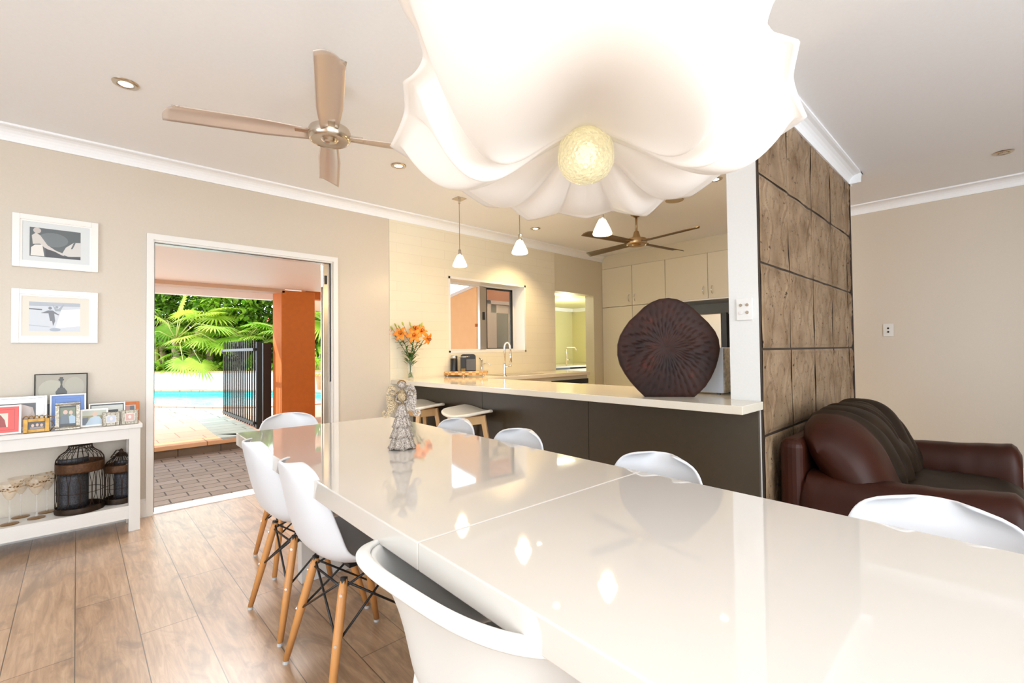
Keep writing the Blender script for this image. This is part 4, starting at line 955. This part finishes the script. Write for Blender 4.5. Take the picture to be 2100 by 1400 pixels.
for k in range(16): an = k*2.4; blade_leaf(mb, (.012*math.cos(an), .012*math.sin(an), .13+.006*k), (math.cos(an), math.sin(an), 1.1), .13, .013, .35)
mb.build('foliage', m_leafd, t, weld=False)
# ================================================================== COFFEE CORNER
q = onz(955, 771, .889); ang = math.atan2(rv.y, rv.x)+.05
BX, BY = q.x, q.y
def cl(x, y, z=0): return (BX+x*math.cos(ang)-y*math.sin(ang), BY+x*math.sin(ang)+y*math.cos(ang), .889+z)
t = thing('chopping_board', 'thick butcher-block board on metal feet left of the kitchen tap', 'chopping board', cl(0, 0), ang)
MB().lathe([(1e-4, .016), (.245, .016), (.25, .020), (.25, .052), (.245, .056), (1e-4, .056)], n=48, sy=.46).build('board', m_board, t, smooth=2)
for x, y in ((-.20, -.05), (.20, -.05), (-.02, -.105), (.0, .1)): MB().ball((x, y, .010), .010, 10).build('foot', m_chrome, t, smooth=True)
t = thing('coffee_machine', 'black pod coffee machine with a grey water tank on the board', 'coffee machine', cl(.03, .01, .0565), ang)
pr = [(-.085, 0), (.085, 0), (.085, .16)]+[(.085-.03+.03*math.cos(a_), .16+.03*math.sin(a_)) for a_ in (.4, .8, 1.2, 1.57)]+[(-.055+.03*math.cos(a_), .16+.03*math.sin(a_)) for a_ in (1.57, 2, 2.4, 2.8, 3.14)]
MB().prism([(x, -.045, z) for x, z in pr], (0, .10, 0)).build('body', m_black, t, bev=.002)
MB().box(-.02, -.075, .008, .088, -.046, .135).build('water_tank', mat('grey tank', (.10, .10, .11), .2), t, bev=.004)
MB().tube([(-.10, -.05, .160), (.02, -.05, .160)], .005, 8).build('lever', m_chrome, t, smooth=True)
MB().box(-.075, -.062, .0, -.03, -.045, .03).build('cup_grille', m_gold, t)
t = thing('milk_frother', 'small black cylinder milk frother with a silver lid on the board', 'milk frother', cl(-.128, -.02, .0565), ang)
MB().lathe([(.045, 0), (.045, .010), (.038, .012)], n=28).build('base', m_black, t, smooth=2)
MB().lathe([(.040, .012), (.040, .14), (.036, .145)], n=28).build('jug', m_black, t, smooth=2)
MB().lathe([(.037, .145), (.038, .150), (.038, .172), (.030, .180), (1e-4, .181)], n=28).build('lid', m_nickel, t, smooth=2)
q = onz(988, 768, .889)
t = thing('filter_tap', 'short chrome tap with a side spout right behind the board', 'tap', (q.x, q.y, .8895), ang)
MB().lathe([(.022, 0), (.020, .01), (.015, .02), (.014, .16), (.017, .165), (.016, .18), (1e-4, .182)], n=18).build('body', m_chrome, t, smooth=2)
MB().tube([(0, 0, .12), (.06, -.01, .135), (.10, -.02, .12), (.105, -.02, .11)], .007, 10).build('spout', m_chrome, t, smooth=True)
MB().tube([(0, 0, .17), (-.03, -.01, .20)], .004, 6).build('lever', m_black, t)
q = onz(1035, 771, .889)
t = thing('kitchen_tap', 'tall chrome gooseneck pull-down tap below the window', 'tap', (q.x, q.y, .8895), ang)
MB().lathe([(.026, 0), (.024, .008), (.016, .014), (.016, .13)], n=18).build('base', m_chrome, t, smooth=2)
arc = [(0, 0, .12), (0, 0, .31)]+[(.032-.032*math.cos(a_), 0, .31+.06*math.sin(a_)) for a_ in (.5, 1, 1.57, 2.1, 2.6, 3.14)]+[(.064, -.005, .27)]
MB().tube(arc, .0115, 12).build('gooseneck', m_chrome, t, smooth=True)
MB().tube([(.064, -.005, .27), (.068, -.008, .15)], [.014, .017], 12).build('spray_head', m_chrome, t, smooth=True)
MB().tube([(0, 0, .10), (.055, -.01, .115)], .011, 10).tube([(.055, -.01, .115), (.075, -.014, .12)], .014, 10).build('mixer_lever', m_chrome, t, smooth=True)
sk = MB().box(0, 0, 0, .62, .36, .004).build('sink', m_steel); sk.location = (3.47, 3.78, .8885); tag(sk, 'stainless steel sink set in the return benchtop', 'sink')
# ================================================================== CONSOLE TABLE
t = thing('console_table', 'white console table with a lower shelf against the left wall', 'console table', (-.44, 4.135, 0))
MB().box(-.775, -.15, .682, .765, .14, .708).build('top', m_white, t, bev=.002)
MB().box(-.755, -.135, .612, .755, -.112, .682).box(.735, -.112, .612, .755, .13, .682).box(-.755, -.112, .612, -.735, .13, .682).box(-.735, .11, .612, .735, .13, .682).build('apron', m_white, t, weld=False)
MB().box(-.75, -.13, .150, .75, .135, .170).build('shelf', m_white, t)
MB().box(-.70, -.132, .085, .70, -.112, .150).build('shelf_rail', m_white, t)
for x in (-.755, .695):
    for y in (-.138, .078): MB().box(x, y, 0, x+.06, y+.06, .682).build('leg', m_white, t, bev=.0015)
# ---- framed pictures
def poly2(mb, pts, mi, lift): mb.add([(x, lift, z) for x, z in pts], [tuple(range(len(pts)))], mi)
def ell(cx_, cz, rx, rz, n=16): return [(cx_+rx*math.cos(2*PI*k/n), cz+rz*math.sin(2*PI*k/n)) for k in range(n)]
PM = {}
def pm(c_):
    if c_ not in PM: PM[c_] = mat('print tone %.2f %.2f %.2f' % c_, c_, .35)
    return PM[c_]
def picture(name, label, x0, x1, z0, z1, y, fwid, mfr, board, ph, art, tilt=0, depth=.018, gloss=False, cat='picture frame', group=None, rz=0):
    """art: list of (colour, polygon in 0..1 photo space)"""
    w_, h_ = x1-x0, z1-z0; t = thing(name, label, cat, ((x0+x1)/2, y, z0), rz, group); t.rotation_euler[0] = tilt
    mb = MB(); a_ = w_/2
    mb.box(-a_, -depth, 0, -a_+fwid, 0, h_).box(a_-fwid, -depth, 0, a_, 0, h_).box(-a_+fwid, -depth, 0, a_-fwid, 0, fwid).box(-a_+fwid, -depth, h_-fwid, a_-fwid, 0, h_)
    mb.build('frame', mfr, t, bev=.0015, weld=False)
    MB().box(-a_+fwid*.9, -depth*.55, fwid*.9, a_-fwid*.9, -.001, h_-fwid*.9).build('mount', board, t)
    pw, phh = ph[2]-ph[0], ph[3]-ph[1]; cols_ = []; mb = MB()
    for i, (c_, pts) in enumerate(art):
        if c_ not in cols_: cols_.append(c_)
        poly2(mb, [(-a_+(ph[0]+pw*u)*w_, (ph[1]+phh*v_)*h_) for u, v_ in pts], cols_.index(c_), -depth*.55-.0004-.00012*i)
    mb.build('print', [pm(c_) for c_ in cols_], t, weld=False)
    return t
FULL = [(0, 0), (1, 0), (1, 1), (0, 1)]
artA = [((.10, .115, .12), FULL), ((.16, .18, .19), ell(.45, .62, .3, .25)), ((.55, .50, .47), ell(.14, .90, .075, .10)), ((.62, .58, .55), [(.04, .72), (.12, .82), (.20, .74), (.34, .42), (.50, .26), (.68, .16), (.66, .10), (.46, .18), (.27, .34), (.2, .45), (.06, .42)]),
        ((.75, .72, .68), [(.03, .30), (.10, .40), (.24, .42), (.28, .02), (.02, .02)]), ((.62, .60, .58), [(.62, .15), (.70, .40), (.86, .60), (1, .62), (1, .12), (.75, .08)]), ((.06, .06, .07), [(.30, .30), (.48, .22), (.66, .08), (1, .10), (1, 0), (.30, 0)]), ((.13, .14, .15), [(.80, .36), (.84, .38), (.90, .60), (.86, .60)])]
artB = [((.58, .62, .68), FULL), ((.40, .44, .50), [(0, .86), (1, .88), (1, 1), (0, 1)]), ((.80, .82, .86), [(.5, .1), (1, .2), (1, .8), (.62, .75)]), ((.14, .15, .18), [(0, .74), (.24, .72), (.25, .76), (0, .78)]),
        ((.20, .21, .25), ell(.40, .80, .035, .05)), ((.16, .17, .20), [(.22, .62), (.36, .72), (.45, .72), (.58, .58), (.56, .56), (.48, .62), (.50, .36), (.46, .18), (.44, .36), (.40, .36), (.37, .62)]), ((.30, .33, .38), ell(.53, .84, .03, .045)), ((.34, .38, .44), [(.45, .92), (.52, .78), (.56, .78), (.66, .94), (.68, .95), (.60, .70), (.50, .70), (.44, .94)]), ((.35, .40, .48), ell(.50, .06, .11, .06)), ((.42, .46, .52), [(0, .22), (.4, .16), (.4, .14), (0, .19)])]
m_mount = mat('pale grey mount', (.66, .69, .70), .4); m_mount2 = mat('cream mount', (.72, .68, .60), .4); m_frw = mat('gloss white frame', (.86, .84, .81), .15)
for lb, z0, z1, bd, ar in (('upper white framed black-and-white wedding photo on the left wall', 1.741, 2.081, m_mount, artA), ('lower white framed photo of two people on a beach on the left wall', 1.255, 1.600, m_mount2, artB)):
    p_ = picture('wall_picture', lb, -.302, .104, z0, z1, D, .034, m_frw, bd, (.19, .22, .78, .77), ar, depth=.022, group='white framed photos on the left wall')
    MB().box(-.165, -.0165, .036, .165, -.0160, (z1-z0)-.036).build('inner_lip', m_frw, p_).hide_render = False
    bpy.data.objects.remove([c_ for c_ in p_.children if c_.name.startswith('inner_lip')][0])
    mb = MB(); a_ = .203-.034; H2 = z1-z0
    for r_ in ((-a_, .034, -a_+.010, H2-.034), (a_-.010, .034, a_, H2-.034), (-a_+.01, .034, a_-.01, .044), (-a_+.01, H2-.044, a_-.01, H2-.034)): mb.box(r_[0], -.016, r_[1], r_[2], -.010, r_[3])
    mb.build('inner_lip', m_frw, p_, weld=False)
ZC = .7085
def FX(px0, px1, pyt, Y): return ony(px0, pyt, Y).x, ony(px1, pyt, Y).x, ZC, ony((px0+px1)/2, pyt, Y).z
skin = (.60, .42, .34)
x0, x1, z0, z1 = FX(70, 180, 766, 4.25)
ch_ = [((.36, .33, .27), FULL), ((.44, .42, .34), ell(.3, .7, .25, .2)), ((.40, .38, .31), ell(.75, .75, .2, .2)), ((.045, .045, .045), ell(.49, .90, .055, .03)), ((.05, .05, .045), [(.46, .95), (.53, .95), (.51, .80), (.53, .74), (.46, .74), (.48, .80)]), ((.07, .07, .065), [(.44, .74), (.38, .66), (.40, .55), (.44, .50), (.55, .50), (.60, .56), (.61, .66), (.55, .74)]), ((.04, .04, .04), [(.36, .48), (.42, .50), (.60, .50), (.66, .52), (.62, .46), (.40, .44)])]+\
      [((.04, .04, .04), [(cx_-.04, .47+dz), (cx_+.04, .47+dz), (cx_+.02, .43+dz), (cx_-.02, .43+dz)]) for cx_, dz in ((.38, 0), (.70, .02), (.25, -.04), (.85, -.02))]+[((.05, .05, .05), [(.23, .40), (.32, .38), (.34, .1), (.25, .1)]), ((.04, .04, .04), [(.61, .47), (.625, .56), (.64, .47)])]
picture('canvas_print', 'tall canvas print of a dark chandelier leaning behind the photo frames', x0, x1, z0, z1-.0, 4.262, .006, mat('dark worn canvas edge', (.03, .025, .02), .7), m_mount2, (.02, .02, .98, .98), ch_, tilt=-.03, depth=.012, cat='canvas print')
x0, x1, z0, z1 = FX(102, 177, 808, 4.19)
bl_ = (.12, .24, .60); bd = (.08, .17, .45)
picture('photo_frame', 'blue framed photo with a white outer edge behind the rustic silver frame', x0, x1, z0, z1, 4.20, .009, m_frw, pm(bl_), (.08, .08, .92, .93), [(bl_, FULL), (bd, [(.08, .08), (.92, .08), (.92, .93), (.08, .93)]), (bl_, [(.10, .10), (.90, .10), (.90, .91), (.10, .91)]), (bd, [(.22, .22), (.78, .22), (.78, .80), (.22, .80)]), ((.35, .40, .5), [(.25, .25), (.75, .25), (.75, .77), (.25, .77)])], tilt=-.08)
x0, x1, z0, z1 = FX(0, 97, 813, 4.17); x0 = x1-.36
picture('photo_frame', 'wide silver-white frame with a close-up baby photo behind the red frame', x0, x1, z0, z1, 4.175, .014, m_silver if False else mat('silver white frame', (.62, .62, .61), .25, .3), m_frw, (.12, .12, .86, .80), [((.10, .10, .11), FULL), ((.55, .47, .43), [(.35, 0), (.30, .5), (.45, .9), (.75, .98), (.95, .8), (1, .3), (.9, 0)]), ((.62, .55, .52), ell(.75, .65, .18, .28)), ((.30, .12, .10), ell(.60, .35, .05, .06))], tilt=-.08)
x0, x1, z0, z1 = FX(0, 44, 831, 4.05); x0 = x1-.19
rd = (.72, .075, .06); rdd = (.50, .05, .045)
picture('photo_frame', 'red mounted photo frame with a white edge at the left end of the console', x0, x1, z0, z1, 4.06, .010, m_frw, pm(rd), (.06, .06, .94, .94), [(rd, FULL), (rdd, [(.09, .09), (.91, .09), (.91, .91), (.09, .91)]), (rd, [(.11, .11), (.89, .11), (.89, .89), (.11, .89)]), ((.62, .60, .50), [(.26, .22), (.74, .22), (.74, .76), (.26, .76)]), ((.30, .04, .03), [(.34, .22), (.70, .22), (.66, .5), (.56, .70), (.48, .70), (.42, .5)])], tilt=-.10)
x0, x1, z0, z1 = FX(48, 102, 858, 4.035)
fg = picture('photo_frame', 'small antique gold frame with a family snapshot in front of the blue frame', x0, x1, z0, z1, 4.035, .020, m_gold, m_black, (.19, .22, .83, .78), [((.06, .05, .05), FULL), (skin, ell(.25, .5, .09, .2)), (skin, ell(.52, .55, .09, .2)), (skin, ell(.78, .5, .09, .2)), ((.25, .22, .24), [(.1, 0), (.9, 0), (.9, .3), (.1, .3)])], tilt=-.10)
h_ = z1-z0; mb = MB()
for k in range(5): c_ = -.045+.022*k; mb.tube([(c_-.013, -.01, h_+.001), (c_-.008, -.01, h_+.014), (c_+.002, -.01, h_+.018), (c_+.010, -.01, h_+.010), (c_+.013, -.01, h_+.001)], .003, 6)
mb.tube([((x1-x0)/2+.002, -.006, .0), ((x1-x0)/2+.02, -.006, .03), ((x1-x0)/2+.006, -.006, .06), ((x1-x0)/2+.024, -.006, .085), ((x1-x0)/2, -.006, .09)], .0035, 6)
mb.build('scroll_ornament', m_gold, fg, smooth=True)
x0, x1, z0, z1 = FX(113, 165, 826, 4.02)
fr = picture('photo_frame', 'rustic pewter frame with a portrait of two people in the middle of the console', x0, x1, z0, z1, 4.03, .020, m_silver, m_black, (.19, .22, .80, .82), [((.16, .20, .14), FULL), (skin, ell(.35, .72, .15, .14)), ((.62, .45, .36), ell(.70, .68, .13, .13)), ((.13, .16, .20), [(.02, 0), (.02, .42), (.25, .6), (.50, .55), (.62, 0)]), ((.35, .48, .60), [(.62, 0), (.58, .45), (.75, .55), (1, .4), (1, 0)])], tilt=-.08)
h_ = z1-z0; w2 = (x1-x0)/2; MB().tube([(-w2, -.02, h_-.012), (w2, -.02, h_-.010)], .004, 8).build('twig_bar', m_silver, fr, smooth=True); MB().tube([(-w2, -.02, .014), (w2, -.02, .016)], .004, 8).build('twig_bar', m_silver, fr, smooth=True)
x0, x1, z0, z1 = FX(165, 222, 838, 4.07)
picture('photo_frame', 'white framed landscape photo of a seated person beside the pewter frame', x0, x1, z0, z1, 4.075, .008, m_frw, m_frw, (.07, .10, .93, .90), [((.30, .28, .14), FULL), ((.48, .50, .42), [(0, .65), (1, .65), (1, 1), (0, 1)]), ((.10, .12, .16), [(0, 0), (.2, 0), (.25, .55), (0, .5)]), ((.10, .12, .16), [(.8, .2), (1, .2), (1, .6), (.8, .55)]), ((.45, .56, .66), [(.12, 0), (.32, .5), (.50, .60), (.70, .55), (.92, .1), (.9, 0)]), ((.62, .45, .34), ell(.52, .74, .12, .17))], tilt=-.08)
x0, x1, z0, z1 = FX(182, 257, 826, 4.20)
picture('photo_frame', 'wide white frame with a black inner line behind the landscape photo', x0, x1, z0, z1, 4.21, .008, m_frw, m_black, (.07, .10, .93, .88), [((.62, .65, .62), FULL), ((.06, .06, .06), [(.5, .1), (.85, .1), (.85, .7), (.5, .7)])], tilt=-.08)
x0, x1, z0, z1 = FX(257, 286, 824, 4.215)
picture('photo_frame', 'orange wooden frame at the right end of the console', x0-.06, x1, z0, z1, 4.225, .020, mat('orange timber', (.58, .16, .03), .5), m_mount, (.2, .2, .8, .8), [((.50, .28, .24), FULL), ((.12, .12, .13), [(.7, 0), (1, 0), (1, 1), (.7, 1)])], tilt=-.08)
for (pa_, pb_, yt_, rz_, lb, ar) in ((208, 246, 843, .12, 'left half of the hinged ornate silver double frame', None), (248, 284, 838, -.08, 'right', None)):
    pass
x0, x1, z0, z1 = FX(209, 247, 845, 4.03); x2, x3, _, z3 = FX(248, 284, 839, 4.03)
t = thing('double_photo_frame', 'hinged ornate silver double frame near the right end of the console', 'picture frame', (x1, 4.03, ZC))
for (a_, b_, zz, tone) in ((x0-x1, -.001, z1, (.50, .55, .66)), (.001, x3-x1, z3-.004, (.62, .40, .36))):
    hh = zz-ZC; fw_ = .024; mb = MB(); mb.box(a_, -.012, 0, a_+fw_, 0, hh).box(b_-fw_, -.012, 0, b_, 0, hh).box(a_+fw_, -.012, 0, b_-fw_, 0, fw_).box(a_+fw_, -.012, hh-fw_, b_-fw_, 0, hh)
    lf = mb.build('leaf_frame', m_silver, t, bev=.002, weld=False)
    mb = MB(); n_ = 9
    for k in range(n_): mb.ball((a_+(b_-a_)*(k+.5)/n_, -.006, hh), .0035, 8)
    for (xx, zq) in ((a_+.004, hh/2), (b_-.004, hh/2)): mb.bar((xx, -.014, .004), (xx, -.014, hh-.004), .003)
    mb.build('beading', m_silver, lf, smooth=True)
    MB().box(a_+fw_-.003, -.015, fw_-.003, b_-fw_+.003, -.010, hh-fw_+.003).build('inner_border', m_frw, lf)
    mb = MB(); poly2(mb, [(a_+fw_, fw_), (b_-fw_, fw_), (b_-fw_, hh-fw_), (a_+fw_, hh-fw_)], 0, -.0155); poly2(mb, ell((a_+b_)/2, hh/2+.002, .008, .012), 1, -.0157); mb.build('print', [pm(tone), pm((.75, .70, .68))], lf, weld=False)
# ---- birdcages
def cage(label, x, y, R_, H_, panel, flat):
    t = thing('birdcage_lantern', label, 'birdcage', (x, y, .1705), 0, 'bronze birdcage lanterns on the console shelf')
    MB().lathe([(1e-4, 0), (R_*1.02, 0), (R_*1.04, .012), (R_*1.0, .034), (R_*.97, .036), (R_*.97, .010), (1e-4, .009)], n=40).build('base_tray', m_cage, t, smooth=2)
    zb, zt_ = H_*.58, H_*.72
    MB().lathe([(R_, zb), (R_*1.01, zb+.01), (R_*1.01, zt_-.01), (R_, zt_)], n=40, caps=False).build('stamped_band', m_cageband, t, smooth=2, solid=.002)
    n = 26; bars = MB(); dome = [(R_, zt_), (R_*.97, H_*.77), (R_*.84, H_*.83), (R_*.60, H_*.88), (R_*.50, H_*.92), (R_*.47, H_*.97)] if flat else [(R_, zt_), (R_*.86, H_*.77), (R_*.62, H_*.82), (R_*.40, H_*.87), (R_*.26, H_*.92)]
    for k in range(n):
        a_ = 2*PI*k/n; c_, s_ = math.cos(a_), math.sin(a_)
        bars.tube([(c_*r_, s_*r_, z) for r_, z in dome], .0017, 5)
        a2 = 2*PI*(k+(1 if k % 2 else -1)*.42)/n
        bars.tube([(R_*c_, R_*s_, .034), (R_*math.cos(a2), R_*math.sin(a2), zb*.28), (R_*math.cos(a2), R_*math.sin(a2), zb*.72), (R_*c_, R_*s_, zb)], .0017, 5)
    for r_, z in ((R_*.60, H_*.88), (R_, zb*.5)): bars.tube([(r_*math.cos(2*PI*k/24), r_*math.sin(2*PI*k/24), z) for k in range(25)], .0018, 5)
    bars.build('wire_bars', m_cage, t, smooth=True)
    if flat: MB().lathe([(R_*.50, H_*.955), (R_*.50, H_*.965), (R_*.36, H_*.985), (R_*.30, H_), (1e-4, H_*1.003)], n=28).build('cap', m_cage, t, smooth=True); MB().tube([(R_*.28*math.sin(a_), -R_*.50, H_*.955-R_*.25*(1-abs(math.cos(a_)))-.004) for a_ in [(-1+k/6)*1.3 for k in range(13)]], .003, 6).build('drop_handle', m_cage, t, smooth=True)
    else: MB().lathe([(R_*.34, H_*.86), (R_*.24, H_*.92), (R_*.12, H_*.95), (R_*.14, H_*.975), (1e-4, H_)], n=20).tube([(-R_*.1, 0, H_*.97), (-R_*.3, -.01, H_*.98), (-R_*.65, -.03, H_*.86)], .004, 6).build('cap', m_cage, t, smooth=True)
    mb = MB(); mb.grid(lambda u, v_: (-R_*panel[0]+R_*panel[1]*math.sin((u-.5)*PI), -R_*.15-R_*panel[1]*math.cos((u-.5)*PI)*.8, .03+v_*(zb-.035)), 16, 6).build('perforated_panel', m_perf, t, smooth=True, solid=.002)
    mb = MB(); mb.grid(lambda u, v_: (-R_*panel[0]+R_*panel[1]*math.sin((u-.5)*PI), -R_*.15-R_*panel[1]*math.cos((u-.5)*PI)*.8, zt_*1.0-.0+v_*.001+(zt_*.10)*(v_)), 16, 2).build('perforated_panel', m_perf, t, smooth=True, solid=.002)
    return t
cage('large bronze birdcage lantern with a flat cap under the console top', .020, 4.13, .118, .438, (.28, .62), True)
cage('smaller bronze birdcage lantern partly behind the console leg', .225, 4.165, .085, .36, (-.15, .6), False)
# ---- martini glasses
def martini(x, y, lb, src=[]):
    if src: return dup(src[0], (x, y, .1705), random.random(), lb)
    t = thing('martini_glass', lb, 'glass', (x, y, .1705), 0, 'gold-flecked martini glasses on the console shelf')
    MB().lathe([(1e-4, 0), (.040, 0), (.041, .003), (.02, .006), (1e-4, .008)], n=28).build('gold_foot', m_footg, t, smooth=2)
    MB().lathe([(.010, .006), (.0045, .02), (.004, .13), (.008, .145)], n=14).build('stem', m_thin, t, smooth=True)
    MB().lathe([(.006, .142), (.020, .160), (.057, .245), (.0565, .2455)], n=32, caps=False).build('bowl', m_peach, t, smooth=True)
    mb = MB()
    for k in range(22):
        a_ = k*2.4; s_ = .25+.75*((k*.37) % 1); r_ = .020+(.0372)*s_; z = .160+.085*s_; c_ = Vector((r_*math.cos(a_), r_*math.sin(a_), z)); tn = Vector((-math.sin(a_), math.cos(a_), 0)); up_ = Vector((.4*math.cos(a_), .4*math.sin(a_), .9)); n_ = Vector((math.cos(a_), math.sin(a_), -.4))*.0012
        w_ = .006+.004*((k*.61) % 1); mb.add([c_+n_+tn*w_, c_+n_+up_*w_*.7, c_+n_-tn*w_, c_+n_-up_*w_*.7], [(0, 1, 2, 3)])
    mb.build('gold_flecks', m_gold, t, weld=False)
    src.append(t); return t
martini(-.288, 4.085, 'gold-flecked martini glass at the front left of the shelf')
martini(-.250, 4.215, 'gold-flecked martini glass at the back, second from the left')
martini(-.177, 4.12, 'gold-flecked martini glass at the front, nearest the camera side of the cage')
martini(-.135, 4.225, 'gold-flecked martini glass at the back beside the large birdcage')
